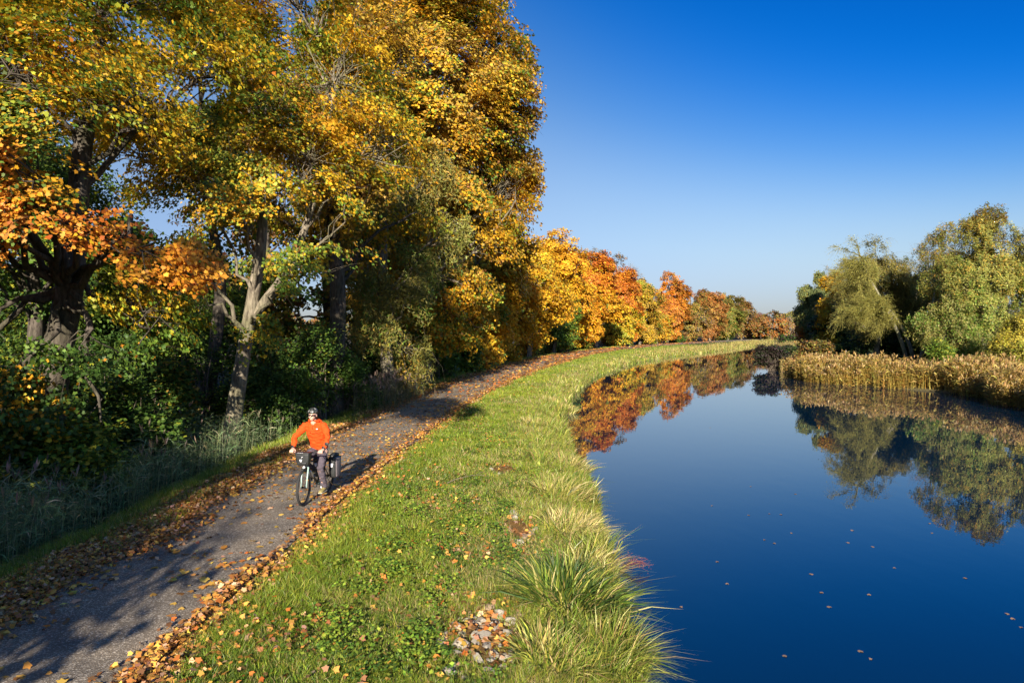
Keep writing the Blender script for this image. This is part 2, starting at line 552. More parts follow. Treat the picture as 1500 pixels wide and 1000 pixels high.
sc = bpy.context.scene
sc.view_settings.view_transform = 'Standard'
sc.view_settings.look = 'None'
sc.view_settings.gamma = 1.0
sc.view_settings.exposure = 1.22
sc.cycles.max_bounces = 6
sc.cycles.diffuse_bounces = 3
sc.cycles.glossy_bounces = 3
sc.cycles.transmission_bounces = 4
sc.cycles.caustics_reflective = False
sc.cycles.caustics_refractive = False
sc.cycles.use_denoising = True
# ------------------------------------------------------------------ ground cover
def blade_mesh(name, P, H, Wd, lean, col, mat, label=None, kind='stuff', parent=None, face_cam=.5):
    """curved blades: 5-gon each. P (N,3) roots, H heights, Wd widths, lean (N,2) tip offset"""
    n = len(P)
    az = rng.uniform(0, math.pi * 2, n)
    S = np.stack([np.cos(az), np.sin(az), np.zeros(n)], -1) * (Wd / 2)[:, None]
    up = np.zeros((n, 3)); up[:, 2] = H
    ln = np.concatenate([lean, np.zeros((n, 1))], 1)
    mid = P + up * .58 + ln * .32
    drop = np.linalg.norm(lean, axis=1) ** 2 / np.maximum(H, .01) * .35
    tip = P + up + ln
    tip[:, 2] -= np.minimum(drop, H * .6)
    V = np.stack([P - S, P + S, mid + S * .8, tip, mid - S * .8], 1).reshape(-1, 3)
    o = mesh_t(name, V, 5, T5, col, parent, mat)
    if kind: tag(o, label, kind=kind)
    return o


def pick(pal, w):
    """palette colours (k,3), weights (N,k) -> (N,3) random choice"""
    w = np.maximum(w, 1e-6); w = w / w.sum(1, keepdims=True)
    c = w.cumsum(1)
    u = rng.uniform(size=(len(w), 1))
    return pal[(u > c).sum(1).clip(0, len(pal) - 1)]


def jit(c, v=.2, h=.08):
    n = len(c)
    return np.clip(c * rng.lognormal(0, v, (n, 1)) * rng.lognormal(0, h, (n, 3)), 0.002, .9)


def sample_strip(n, y0, y1, fl, fr, power=1.6):
    u = rng.uniform(size=n)
    a = 1 - power
    y = (y0 ** a + u * (y1 ** a - y0 ** a)) ** (1 / a)
    t = rng.uniform(size=n)
    return fl(y) * (1 - t) + fr(y) * t, y, t


GREEN = np.array([(.17, .24, .02), (.26, .32, .03), (.10, .17, .02), (.36, .34, .05), (.42, .34, .14), (.28, .20, .08)])


WEED = []
for px_, py_, rx_, ry_ in [(690, 765, 1.1, 2.3), (740, 800, .6, 1.2), (590, 965, .6, .7), (560, 850, .55, 1.3), (650, 885, .4, .7), (790, 700, .8, 2.2), (490, 950, .4, .8), (720, 650, 1.2, 3.0), (660, 985, .5, .5), (620, 745, .8, 1.6)]:
    WEED.append((*gp(px_, py_, -.12), rx_, ry_))


def weedmask(x, y):
    m = np.zeros(len(x))
    for cx, cy, rx, ry in WEED:
        m = np.maximum(m, np.clip(1.35 - np.sqrt(((x - cx) / rx) ** 2 + ((y - cy) / ry) ** 2), 0, 1))
    m = np.clip(m + .5 * sn(np.stack([x, y], -1), .9, 61) * (m > 0), 0, 1)
    for cx, cy, rx, ry in BARE:
        m = np.where(((x - cx) / rx) ** 2 + ((y - cy) / ry) ** 2 < 1.0, 0, m)
    return m


def lawn():
    # bank between path and water
    n = 500000
    x, y, t = sample_strip(n, 4.6, 150, lambda y: pathR(y) + .02, lambda y: watL(y) + .05, 1.75)
    p2 = np.stack([x, y], -1)
    n1 = sn(p2, 3.2, 11); n2 = sn(p2, .9, 12); n3 = sn(p2, 5.5, 13)
    # stony bare patches
    bare = np.zeros(n)
    for cx, cy, rx, ry in BARE:
        bare = np.maximum(bare, np.clip(1.5 - 1.2 * np.sqrt(((x - cx) / rx) ** 2 + ((y - cy) / ry) ** 2) + n2 * .3, 0, 1))
    keep = rng.uniform(size=n) > bare * .97
    keep &= rng.uniform(size=n) > np.clip(.45 - (x - pathR(y)), 0, .45) * 1.5 * (y < 60)
    x, y, t, p2, n1, n2, n3 = [a[keep] for a in (x, y, t, p2, n1, n2, n3)]
    n = len(x)
    sc_ = np.clip(y / 11, .8, 9) ** .85
    tall = np.clip((t - .45) / .35, 0, 1)
    short = np.clip(1 - (x - pathR(y)) / .9, 0, 1)
    H = (.075 + .05 * (n2 + n1 + .6).clip(0, 2) + .13 * tall + rng.uniform(0, .05, n)) * rng.uniform(.6, 1.25, n) * (1 - .55 * short)
    H *= 1 + .3 * np.clip(sc_ - 1, 0, .6)
    H *= 1 - .75 * bare[keep]
    H *= 1 - .5 * weedmask(x, y)
    Wd = .0075 * sc_ * rng.uniform(.6, 1.6, n)
    base_l = np.stack([sn(p2, 1.1, 21), sn(p2, 1.1, 22)], -1) * .3
    lean = (base_l + rng.normal(size=(n, 2)) * .7) * H[:, None] * .85
    w = np.stack([1.4 + 1.6 * n1, 1.2 + n1 * .5 + 1.6 * n3, .9 - 1.6 * n1, .4 + 1.5 * n3.clip(0) + n2 * .3 + tall * .6, .15 + tall * 1.2 + 1.0 * (-n3).clip(0) * (t > .25), .1 + tall * .9 + 1.3 * (n2 * n1).clip(0) * (t > .2)], -1)
    col = jit(pick(GREEN, w), .22, .08)
    z = ground_z(x, y)
    P = np.stack([x, y, z - .01], -1)
    blade_mesh('grass', P, H, Wd, lean, col, M_BLADE)
    # verge left of the path
    n = 90000
    x, y, t = sample_strip(n, 4.6, 140, lambda y: pathL(y) - 2.3, lambda y: pathL(y) + .02, 1.5)
    p2 = np.stack([x, y], -1); n1 = sn(p2, 1.6, 31)
    d = pathL(y) - x
    k = rng.uniform(size=n) < np.clip((d - .15) / 1.1 + n1 * .4, .08, 1)
    x, y, d, n1, p2 = x[k], y[k], d[k], n1[k], p2[k]; n = len(x)
    sc_ = np.clip(y / 11, .8, 9) ** .85
    H = (.09 + .10 * np.clip(d - .6, 0, 1.2) + .04 * n1) * rng.uniform(.6, 1.4, n)
    H = H.clip(.03) * (1 + .25 * np.clip(sc_ - 1, 0, 1.5))
    lean = rng.normal(size=(n, 2)) * H[:, None] * .5
    w = np.stack([np.ones(n), .7 + n1, 1 - n1, .3 + 0 * n1, .25 + 0 * n1, .2 + 0 * n1], -1)
    blade_mesh('verge_grass', np.stack([x, y, ground_z(x, y) - .01], -1), H, .006 * sc_ * rng.uniform(.7, 1.4, n), lean, jit(pick(GREEN, w), .22), M_BLADE)


DRYPAL = np.array([(.17, .23, .03), (.32, .32, .06), (.46, .39, .13), (.58, .47, .20), (.055, .10, .02), (.32, .21, .09)])


def margin():
    # tall mixed growth along the left water edge
    n = 82000
    x, y, t = sample_strip(n, 4.6, 170, lambda y: watL(y) - (1.2 + .25 * np.clip(y / 30, 0, 3)), lambda y: watL(y) - .02 + .004 * y, 1.35)
    p2 = np.stack([x, y], -1)
    n1 = sn(p2, 2.3, 41); n2 = sn(p2, .7, 42)
    k = rng.uniform(size=n) < np.clip(.25 + .55 * t + .5 * n1, .05, 1)
    for cx, cy, rx, ry in BARE:
        k &= ((x - cx) / (rx * .9)) ** 2 + ((y - cy) / (ry * .9)) ** 2 > 1
    x, y, t, n1, n2, p2 = x[k], y[k], t[k], n1[k], n2[k], p2[k]; n = len(x)
    supp = np.ones(n)
    for cx, cy, rx, ry in BARE:
        supp *= np.clip((np.sqrt(((x - cx) / rx) ** 2 + ((y - cy + .3) / ry) ** 2) - .8) / .9, .15, 1)
    sc_ = np.clip(y / 12, .8, 7) ** .8
    H = (.18 + .14 * t + .26 * n1.clip(-.5, 1) + .14 * n2) * rng.uniform(.55, 1.35, n)
    H = H.clip(.12) * supp
    base_l = np.stack([sn(p2, .8, 43) + .25, sn(p2, .8, 44)], -1) * .3
    lean = (base_l + rng.normal(size=(n, 2)) * .5) * H[:, None] * .9
    n3 = sn(p2, 4.5, 47)
    w = np.stack([2.0 - n3, 1.2 + n1, .35 + n3, .25 + .8 * n3.clip(0), .5 - n1, .25 + .5 * (-n1).clip(0)], -1)
    blade_mesh('bank_grass', np.stack([x, y, ground_z(x, y) - .02], -1), H, .017 * sc_ * rng.uniform(.4, 1.6, n), lean, jit(pick(DRYPAL, w), .3), M_BLADE)


def tussock(name, cx, cy, r, n, h, palw, label, cat='grass clump', width=.017, spread=1.0, bias=(.25, -.1)):
    a = rng.uniform(0, 6.283, n); q = np.sqrt(rng.uniform(0, 1, n))
    x = cx + r * q * np.cos(a); y = cy + r * .9 * q * np.sin(a)
    H = h * rng.uniform(.55, 1.15, n) * (1 - .25 * q)
    out = np.stack([np.cos(a), np.sin(a)], -1) * q[:, None] * .55 * spread + np.array(bias) * .7 + rng.normal(size=(n, 2)) * .36
    root = empty(name, (cx, cy, float(ground_z(np.array([cx]), np.array([cy]))[0])))
    tag(root, label, cat)
    P = np.stack([x, y, np.maximum(ground_z(x, y), WATER_Z) - .03], -1) - np.array(root.location)
    col = jit(pick(DRYPAL, np.tile(np.array(palw, float), (n, 1))), .2)
    # two-segment long blades, bent over
    L_ = out * H[:, None]
    S = rng.normal(size=(n, 3)); S[:, 2] *= .2; S = unit(S) * (width / 2) * rng.uniform(.6, 1.3, (n, 1))
    def pt(s):
        o = np.zeros((n, 3)); o[:, :2] = L_ * (s ** 1.7)
        o[:, 2] = H * (s - .32 * s ** 3 * np.linalg.norm(out, axis=1).clip(0, 1.4))
        return P + o
    a0, a1, a2, a3 = pt(0.), pt(.4), pt(.75), pt(1.)
    V = np.stack([a0 - S, a0 + S, a1 + S, a2 + S * .8, a3, a2 - S * .8, a1 - S], 1).reshape(-1, 3)
    mesh_t('blades', V, 7, T7, col, root, M_BLADE)
    return root


LITTER = np.array([(.55, .27, .05), (.42, .18, .04), (.30, .13, .045), (.60, .36, .07), (.22, .11, .05), (.50, .30, .16), (.55, .16, .03)])


def fallen():
    parts = []
    def add(x, y, w, smin=.04, smax=.085, tilt=.35, lift=.012, on_path=False):
        n = len(x)
        z = np.where((x > pathL(y)) & (x < pathR(y)), .045, ground_z(x, y)) + lift + rng.uniform(0, .02, n)
        nr = unit(np.stack([rng.normal(size=n) * tilt, rng.normal(size=n) * tilt, np.ones(n)], -1))
        s = rng.uniform(smin, smax, n) * np.clip(y / 22, 1, 4) ** .6
        col = jit(pick(LITTER, np.tile(np.array(w, float), (n, 1))), .3)
        parts.append((leaf_verts(np.stack([x, y, z], -1), nr, s, MAPLE, rng, 1.3), col))
    # drift along the right edge of the asphalt
    n = 15000
    u = rng.uniform(size=n); a = 1 - 1.5
    y = (4.6 ** a + u * (110 ** a - 4.6 ** a)) ** (1 / a)
    wn = sn(np.stack([y, y * 0], -1), 2.2, 51) * .12
    x = pathR(y) + .10 + wn + rng.normal(size=n) * (.10 + .0035 * y)
    add(x, y, (2.6, 3, 2, 1.8, 1.6, 2.2, .3), tilt=.4, lift=.01)
    # wide brown drift on the left edge
    n = 34000
    u = rng.uniform(size=n)
    y = (4.6 ** a + u * (110 ** a - 4.6 ** a)) ** (1 / a)
    wn = sn(np.stack([y, y * 0 + 5], -1), 2.5, 52) * .22
    x = pathL(y) - .60 + wn + rng.normal(size=n) * .42
    add(x, y, (1.6, 2, 2.5, .8, 2.5, 2.2, .3), tilt=.55, lift=.02)
    # scattered on the asphalt, thickening under the big crowns
    n = 9000
    x, y, t = sample_strip(n, 4.6, 120, pathL, pathR, 1.25)
    p2 = np.stack([x, y], -1)
    dens = .07 + .45 * np.clip((y - 9.5) / 9, 0, 1) + .25 * np.clip((np.abs(t - .5) - .25) / .25, 0, 1) + .22 * sn(p2, 2.0, 53)
    k = rng.uniform(size=n) < dens
    add(x[k], y[k], (3, 1.5, .8, 3, .5, 1, .8), smax=.12, tilt=.12, lift=.004)
    # thick carpet on the path sides further on
    n = 15000
    x, y, t = sample_strip(n, 12, 120, lambda y: pathL(y) - .9, lambda y: pathR(y) + .5, 1.2)
    p2 = np.stack([x, y], -1)
    dens = (.75 * np.clip((np.abs(t - .47) - .12) / .22, 0, 1) + .3 * sn(p2, 3.0, 54) + .1) * np.clip((y - 12) / 7, 0, 1)
    k = rng.uniform(size=n) < dens
    add(x[k], y[k], (3, 2.5, 1, 2.5, .4, 1, 1.2), tilt=.25)
    # the far stretch lies almost hidden under rusty leaves
    n = 9000
    x, y, t = sample_strip(n, 26, 190, lambda y: pathL(y) - .5, lambda y: pathR(y) + .3, 1.01)
    k = rng.uniform(size=n) < np.clip((y - 26) / 60, .1, .9)
    add(x[k], y[k], (2, 2.5, 1.5, 1, 1, .6, 2.2), smin=.09, smax=.14, tilt=.3)
    # in the grass
    n = 22000
    x, y, t = sample_strip(n, 4.6, 60, pathR, lambda y: watL(y) - .3, 1.4)
    p2 = np.stack([x, y], -1)
    k = rng.uniform(size=n) < (.14 + .8 * sn(p2, 1.7, 55).clip(0) + .3 * np.clip(1 - (x - pathR(y)) / 1.2, 0, 1)) * .5
    add(x[k], y[k], (3, 2.4, 1.6, 1.6, 1.2, 1.5, 1.2), smin=.035, smax=.075, tilt=.5, lift=.09)
    for (cx, cy, rx, ry), nn_ in zip(BARE, (230, 80, 60)):
        add(cx + rng.normal(size=nn_) * rx * .75, cy + rng.normal(size=nn_) * ry * .7, (1.2, 1.5, 3, .5, 3, 1.5, .8), smin=.05, smax=.10, tilt=.6, lift=.03)
    V = np.concatenate([p[0] for p in parts]); c = np.concatenate([p[1] for p in parts])
    tag(mesh_k('fallen_leaves', V, 10, c, None, M_DRY), kind='stuff')


def weeds():
    # nettle-like leafy ground cover on the bank
    n = 110000
    x, y, t = sample_strip(n, 4.6, 30, lambda y: pathR(y) + .8, lambda y: watL(y) - .4, 1.3)
    p2 = np.stack([x, y], -1)
    m = weedmask(x, y)
    k = rng.uniform(size=n) < m * np.clip(.38 + .9 * sn(p2, .55, 64), .05, 1)
    x, y = x[k], y[k]; n = len(x)
    p2 = np.stack([x, y], -1)
    z = ground_z(x, y) + .03 + rng.uniform(0, 1, n) ** .7 * (.20 + .09 * sn(p2, .5, 62))
    nr = unit(np.stack([rng.normal(size=n) * .4, rng.normal(size=n) * .4 - .15, np.ones(n)], -1))
    s = rng.uniform(.025, .062, n)
    yy = sn(p2, 2.5, 63)
    col = jit(pick(np.array([(.10, .18, .02), (.15, .24, .025), (.26, .33, .035), (.07, .13, .02)]), np.stack([np.ones(n), 1 + yy, .5 + 1.6 * yy.clip(0) + (x < -1.5) * .8, .8 - yy], -1)), .2)
    V = leaf_verts(np.stack([x, y, z], -1), nr, s, OVAL * (1.1, 1), rng, .5)
    tag(mesh_k('ground_cover', V, 4, col, None, M_LEAF), kind='stuff')


def reed_mass(name, x, y, H, wid, pal, w, leaves=4, plume=None, lean=(.0, .0), mat=None, z=None, stemc=None):
    n = len(x)
    z = ground_z(x, y) if z is None else z
    z = np.maximum(z, WATER_Z - .25)
    P = np.stack([x, y, z], -1)
    parts, cols = [], []
    ln = np.array(lean) + rng.normal(size=(n, 2)) * .10
    def pt(s, extra=0):
        o = np.zeros((n, 3)); o[:, :2] = ln * (s ** 1.6)[:, None] * H[:, None]; o[:, 2] = H * s
        return P + o
    one = np.ones(n)
    S = rng.normal(size=(n, 3)); S[:, 2] = 0; S = unit(S) * wid[:, None] * .3
    a, b, c = pt(one * 0), pt(one * .55), pt(one)
    parts.append(np.stack([a - S, a + S, b + S * .7, c, b - S * .7], 1).reshape(-1, 3))
    cw = np.tile(np.array(w, float), (n, 1))
    cols.append(jit(pick(pal, cw), .2))
    for i in range(leaves):
        s = rng.uniform(.12, .92, n)
        q = pt(s)
        az = rng.uniform(0, 6.283, n)
        d = np.stack([np.cos(az), np.sin(az), rng.uniform(.1, 1.1, n)], -1)
        Ll = H * rng.uniform(.16, .30, n)
        tip = q + unit(d) * Ll[:, None]; tip[:, 2] -= Ll * .25
        md = q + unit(d) * (Ll * .5)[:, None]
        Sd = unit(np.cross(d, np.array([0, 0, 1.]) + rng.normal(size=(n, 3)) * .5)) * (wid * .5)[:, None]
        parts.append(np.stack([q - Sd * .4, q + Sd * .4, md + Sd, tip, md - Sd], 1).reshape(-1, 3))
        cols.append(jit(pick(pal, cw), .25))
    if plume is not None:
        k = rng.uniform(size=n) < plume[1]
        q = pt(one * .95)[k]; m = int(k.sum()); hh = H[k]
        for i in range(3):
            d = np.stack([rng.normal(size=m) * .25, rng.normal(size=m) * .25, np.ones(m)], -1)
            tip = q + unit(d) * (rng.uniform(.16, .28, m))[:, None]
            Sd = rng.normal(size=(m, 3)); Sd[:, 2] = 0; Sd = unit(Sd) * (wid[k] * .9)[:, None]
            md = q * .45 + tip * .55
            parts.append(np.stack([q - Sd * .3, q + Sd * .3, md + Sd, tip, md - Sd], 1).reshape(-1, 3))
            cols.append(jit(np.tile(plume[0], (m, 1)), .25))
    o = mesh_t(name, np.concatenate(parts), 5, T5, np.concatenate(cols), None, M_BLADE if mat is None else mat)
    return tag(o, kind='stuff')


def reeds():
    # dark reeds in the ditch
    n = 5200
    x, y, t = sample_strip(n, 8, 27, lambda y: pathL(y) - 5.0, lambda y: pathL(y) - 2.0, 1.1)
    p2 = np.stack([x, y], -1)
    k = rng.uniform(size=n) < (.75 + .4 * sn(p2, 2, 71)) * np.clip((27 - y) / 8, 0, 1)
    x, y = x[k], y[k]; n = len(x)
    H = rng.uniform(.8, 1.6, n) * (1 + .15 * sn(np.stack([x, y], -1), 2, 72))
    reed_mass('ditch_reeds', x, y, H, rng.uniform(.012, .022, n), np.array([(.18, .25, .10), (.24, .29, .13), (.50, .44, .24), (.12, .19, .09)]), (3, 2, .6, 2), leaves=5, plume=((.20, .14, .10), .05), lean=(.12, -.05))
    # reeds below the tall maple further along
    n = 900
    cx, cy = gp(600, 590, 0)
    x = rng.normal(cx - 1.2, .7, n); y = rng.normal(cy + 1, 2.2, n)
    reed_mass('wayside_reeds', x, y, rng.uniform(.8, 1.5, n), rng.uniform(.02, .04, n), np.array([(.13, .12, .06), (.2, .17, .09), (.08, .10, .04)]), (1, 1, 1), leaves=4, plume=((.22, .16, .12), .3))
    # tan reed belt on the right bank
    n = 15000
    u = rng.uniform(size=n)
    y = 24 * (59 / 24) ** u
    t = rng.uniform(size=n)
    p2 = np.stack([y, y * 0], -1)
    wdt = 3.2 + .9 * sn(p2, 9, 73)
    ex = .6 * sn(p2, 6, 74)
    x = watR(y) + ex - .7 + t * wdt
    q = np.stack([x, y], -1)
    H = (1.5 + .35 * sn(q, 3.5, 75)) * rng.uniform(.6, 1.18, n)
    k = rng.uniform(size=n) < np.clip(.8 + .5 * sn(q, 3, 76), .25, 1)
    x, y, H = x[k], y[k], H[k]; n = len(x)
    reed_mass('reeds', x, y, H, rng.uniform(.03, .06, n), np.array([(.46, .32, .07), (.38, .25, .055), (.54, .41, .12), (.30, .28, .06), (.32, .17, .04)]), (3, 3, 2, 1.2, 1), leaves=9, plume=((.36, .24, .09), .4), lean=(-.12, -.1))
    # far reeds on both sides of the narrowing canal
    n = 7000
    y = 95 + 130 * rng.uniform(size=n) ** 1.2
    x = watL(y) - rng.uniform(-.3, 2.6, n) * (1 + y / 150)
    k = rng.uniform(size=n) < np.clip((y - 90) / 60, .15, 1) * np.clip(.5 + 1.3 * sn(np.stack([x, y], -1), 14, 78), .04, 1)
    x, y = x[k], y[k]; n = len(x)
    reed_mass('canal_reeds', x, y, rng.uniform(.35, .85, n), rng.uniform(.06, .12, n), np.array([(.42, .36, .10), (.52, .42, .15), (.28, .30, .06), (.42, .26, .08)]), (1, 1, .8, .6), leaves=4)
    n = 5000
    y = 66 + 120 * rng.uniform(size=n) ** 1.3
    x = watR(y) + rng.uniform(-.3, 3.5, n)
    k = sn(np.stack([x, y], -1), 9, 77) > -.2
    x, y = x[k], y[k]; n = len(x)
    reed_mass('bank_reeds', x, y, rng.uniform(.8, 1.5, n), rng.uniform(.06, .13, n), np.array([(.30, .2, .08), (.38, .28, .1), (.20, .2, .06)]), (1, 1, 1), leaves=4)


lawn()
margin()
fallen()
weeds()
reeds()


# stones of the bank revetment
def stone_mesh(seed):
    import bmesh
    bm = bmesh.new()
    bmesh.ops.create_icosphere(bm, subdivisions=3, radius=1)
    r = random.Random(seed)
    planes = [(Vector((r.gauss(0, 1), r.gauss(0, 1), r.gauss(0, 1))).normalized(), r.uniform(.42, .72)) for _ in range(12)]
    for v in bm.verts:
        for nn, d in planes:
            k = v.co.dot(nn) - d
            if k > 0: v.co -= nn * k
        v.co.z *= .62
        v.co.x *= 1.15
    me = bpy.data.meshes.new('stone')
    bm.to_mesh(me); bm.free()
    return me


M_STONE = simple('weathered_stone', (.29, .255, .20), .9, noise=.35, scale=14, bump=.8)
M_STONE2 = simple('brown_stone', (.30, .21, .13), .85, noise=.35, scale=14, bump=.8)
st_meshes = []
for i in range(5):
    me = stone_mesh(i); me.materials.append(M_STONE if i < 4 else M_STONE2); st_meshes.append(me)
first = True
placed = []
for ci, (cx, cy, rx, ry) in enumerate(BARE):
    cnt = (44, 9, 3)[ci]
    for k in range(cnt):
        for tr in range(30):
            a = random.uniform(0, 6.28); q = math.sqrt(random.random())
            x, y = cx + rx * .95 * q * math.cos(a) * (1 + .25 * math.sin(2 * a)), cy + ry * 1.0 * q * math.sin(a) * (1 + .2 * math.cos(3 * a))
            s = random.uniform(.06, .15)
            if all((x - X) ** 2 + (y - Y) ** 2 > (.62 * (s + S)) ** 2 for X, Y, S in placed): break
        placed.append((x, y, s))
        o = bpy.data.objects.new('stone', random.choice(st_meshes))
        C.objects.link(o)
        o.location = (x, y, float(ground_z(np.array([x]), np.array([y]))[0]) + s * .05)
        o.rotation_euler = (random.uniform(-.3, .3), random.uniform(-.3, .3), random.uniform(0, 6))
        o.scale = (s, s * random.uniform(.75, 1.1), s * random.uniform(.8, 1.2))
        lb = ('pale angular stone in the large bare patch among leaves at the bottom of the bank',
              'pale angular stone in the small bare patch beside the straw-coloured reeds',
              'pale stone half buried in the farthest brown patch of the bank')[ci]
        tag(o, lb, 'stone', ('stones in the large bare patch', 'stones in the small bare patch', 'stones in the farthest brown patch')[ci])

# clumps at the water's edge
def tw(px, py, dz=-.55):
    x, y = gp(px, py, dz)
    return min(x, float(watL(y)) - .28), y
x, y = tw(835, 925); tussock('sedge_tussock', x, y, .42, 1900, 1.0, (2.2, 1.0, .4, .2, 4, .1), 'large dark green sedge clump arching over the water beside the stones', spread=1.15, width=.022, bias=(.2, -.05))
x, y = tw(905, 975); tussock('sedge_tussock', x, y, .25, 700, .8, (2, 2, 1, .5, 1, .3), 'smaller green sedge clump hanging over the water at the bottom edge', spread=1.2, bias=(.3, -.25))
x, y = tw(810, 1010); tussock('sedge_tussock', x, y, .35, 900, .55, (2, 2, 1.5, .7, 1, .3), 'low yellow-green sedge clump in front of the large dark one, at the bottom edge', bias=(.1, -.2))
x, y = tw(838, 800); tussock('straw_reed_clump', x, y, .42, 1000, .75, (.6, 1.5, 3, 3, .3, .3), 'straw-yellow reed clump leaning over the water beyond the dark sedge', width=.016, bias=(.45, .0))
x, y = tw(865, 850); tussock('straw_reed_clump', x, y, .25, 500, .7, (.5, 2, 2, 2, .3, .5), 'thin pale reed clump between the dark sedge and the straw-yellow reeds', width=.014, bias=(.5, .1))
x, y = tw(822, 745); tussock('reed_clump', x, y, .5, 1100, .75, (1.5, 2.5, 1.5, 1, .6, .2), 'yellow-green reed clump behind the straw-yellow reeds', width=.016, bias=(.4, .1))
x, y = tw(850, 690); tussock('reed_clump', x, y, .45, 500, .65, (1, 2, 2, 1.5, .4, .2), 'thin pale green reed clump reaching furthest over the water beside its blue edge', width=.018, bias=(.6, .2))
x, y = tw(790, 640); tussock('reed_clump', x, y, .7, 700, .5, (.6, 1.6, 2.4, 1.4, .3, 1.2), 'pale brown grass clump on the bank where the red reflection begins', width=.022, bias=(.2, .1))
x, y = tw(825, 600); tussock('reed_clump', x, y, .9, 700, .6, (.8, 2, 2.2, 1.4, .3, .4), 'straw-coloured grass clump on the bank, furthest of the clumps, below the green tree', width=.03, bias=(.2, .1))

# red-stemmed water plant
def red_plant():
    cx, cy = gp(925, 835, WATER_Z)
    root = tag(empty('water_plant', (cx, cy, WATER_Z)), 'sparse red-stemmed plant spreading over the water beside the sedge', 'water plant')
    B = 26
    P = np.zeros((B, 5, 3))
    for i in range(B):
        a = random.uniform(-.9, 1.6); L_ = random.uniform(.25, .6)
        for k in range(5):
            s = k / 4
            P[i, k] = (-.2 + L_ * s * math.cos(a) + random.gauss(0, .015), L_ * s * math.sin(a) + random.gauss(0, .015), .18 * math.sin(s * 2.2) * random.uniform(.6, 1.2))
    V, F = batch_tubes(P, np.full((B, 5), .0022), 3)
    mesh_quads('stem', V, F, root, simple('red_stem', (.16, .04, .035), .6))
    q = P[:, 1:].reshape(-1, 3)
    q = np.repeat(q, 3, 0) + rng.normal(size=(len(q) * 3, 3)) * .02
    V = leaf_verts(q, unit(rng.normal(size=(len(q), 3)) + (0, 0, 1)), rng.uniform(.012, .026, len(q)), OVAL, rng)
    mesh_k('foliage', V, 4, jit(np.tile((.22, .06, .05), (len(q), 1))), root, M_DRY)
red_plant()

# single leaves floating on the canal
FL = [(1051, 822), (1065, 854), (1188, 840), (1203, 867), (1273, 870), (1310, 831), (1414, 846), (1215, 888), (1475, 898), (1483, 905), (1496, 918), (1150, 960), (1261, 953), (1275, 964), (1097, 754), (1127, 752), (1144, 753), (1159, 780), (1134, 795), (1248, 776), (1242, 794), (1362, 766), (1120, 790), (1165, 723), (1365, 780), (1040, 626), (998, 888), (1278, 800), (1100, 712), (1043, 740)]
lm = None
for i, (a, b) in enumerate(FL):
    if lm is None:
        V = leaf_verts(np.zeros((1, 3)), np.array([[0, 0, 1.]]), np.array([1.]), MAPLE, rng, .5)
        lo = mesh_k('floating_leaf', V, 10, np.array([(.34, .21, .12)]), None, M_DRY); lm = lo.data
    else:
        lo = bpy.data.objects.new('floating_leaf', lm); C.objects.link(lo)
    x, y = gp(a, b, WATER_Z + .006)
    lo.location = (x, y, WATER_Z + .014)
    lo.rotation_euler = (0, 0, random.uniform(0, 6)); s = random.uniform(.045, .075); lo.scale = (s, s, s)
    tag(lo, 'small dead leaf floating on the blue canal water', 'leaf', 'dead leaves floating on the canal')


# fallen branch on the bank
def fallen_branch():
    cx, cy = gp(655, 712, -.1)
    root = tag(empty('fallen_branch', (cx, cy, float(ground_z(np.array([cx]), np.array([cy]))[0]) + .1)), 'thin dead branch lying on the grass bank above the brown patch', 'branch')
    P = np.array([[(0, 0, -.04), (.2, .1, .03), (.42, .26, .05), (.65, .36, .07), (.95, .45, .02)]], float)
    V1, F1 = batch_tubes(P, np.array([[.012, .011, .009, .007, .003]]), 6)
    Q = np.array([[P[0, 2], P[0, 2] + (.12, -.06, .05), P[0, 2] + (.3, -.08, .06)], [P[0, 3], P[0, 3] + (.1, .12, .04), P[0, 3] + (.2, .2, .02)]])
    V2, F2 = batch_tubes(Q, np.tile([.006, .004, .002], (2, 1)), 5)
    V, F = merge([(V1, F1), (V2, F2)])
    mesh_quads('stem', V, F, root, M_TWIG)
fallen_branch()
# ------------------------------------------------------------------ trees
SHADERS = [(-8.0, -3.2, 5.6, 2.3), (-8.3, -8.5, 6.6, 2.0), (-9.2, -6.5, 10.5, 3.4), (-11.5, 2.5, 7.6, 3.0), (-10.0, -14, 12.5, 3.8), (-14.5, -2, 8.5, 4.0), (-17, 9, 7, 3.4), (-9.5, -24, 14, 4.0)]
YEL = (.58, .36, .02); GOLD = (.62, .32, .018); ORA = (.58, .23, .017); RED = (.44, .125, .016); LIM = (.30, .31, .03)
GRN = (.11, .18, .022); DGR = (.05, .10, .018); OLI = (.20, .18, .035); BRO = (.28, .14, .04); RUS = (.40, .15, .03)
OCH = (.42, .27, .04); GRE = (.13, .16, .055); PAL = (.25, .26, .055); GRY = (.16, .13, .10)


def polyline(pts, k):
    pts = np.asarray(pts, float)
    d = np.concatenate([[0], np.cumsum(np.linalg.norm(np.diff(pts[:, :3], axis=0), axis=1))])
    s = np.linspace(0, d[-1], k)
    out = np.stack([np.interp(s, d, pts[:, i]) for i in range(pts.shape[1])], -1)
    if k > 6:
        q = out.copy()
        q[1:-1] = (out[:-2] + 2 * out[1:-1] + out[2:]) / 4
        out = q
    return out


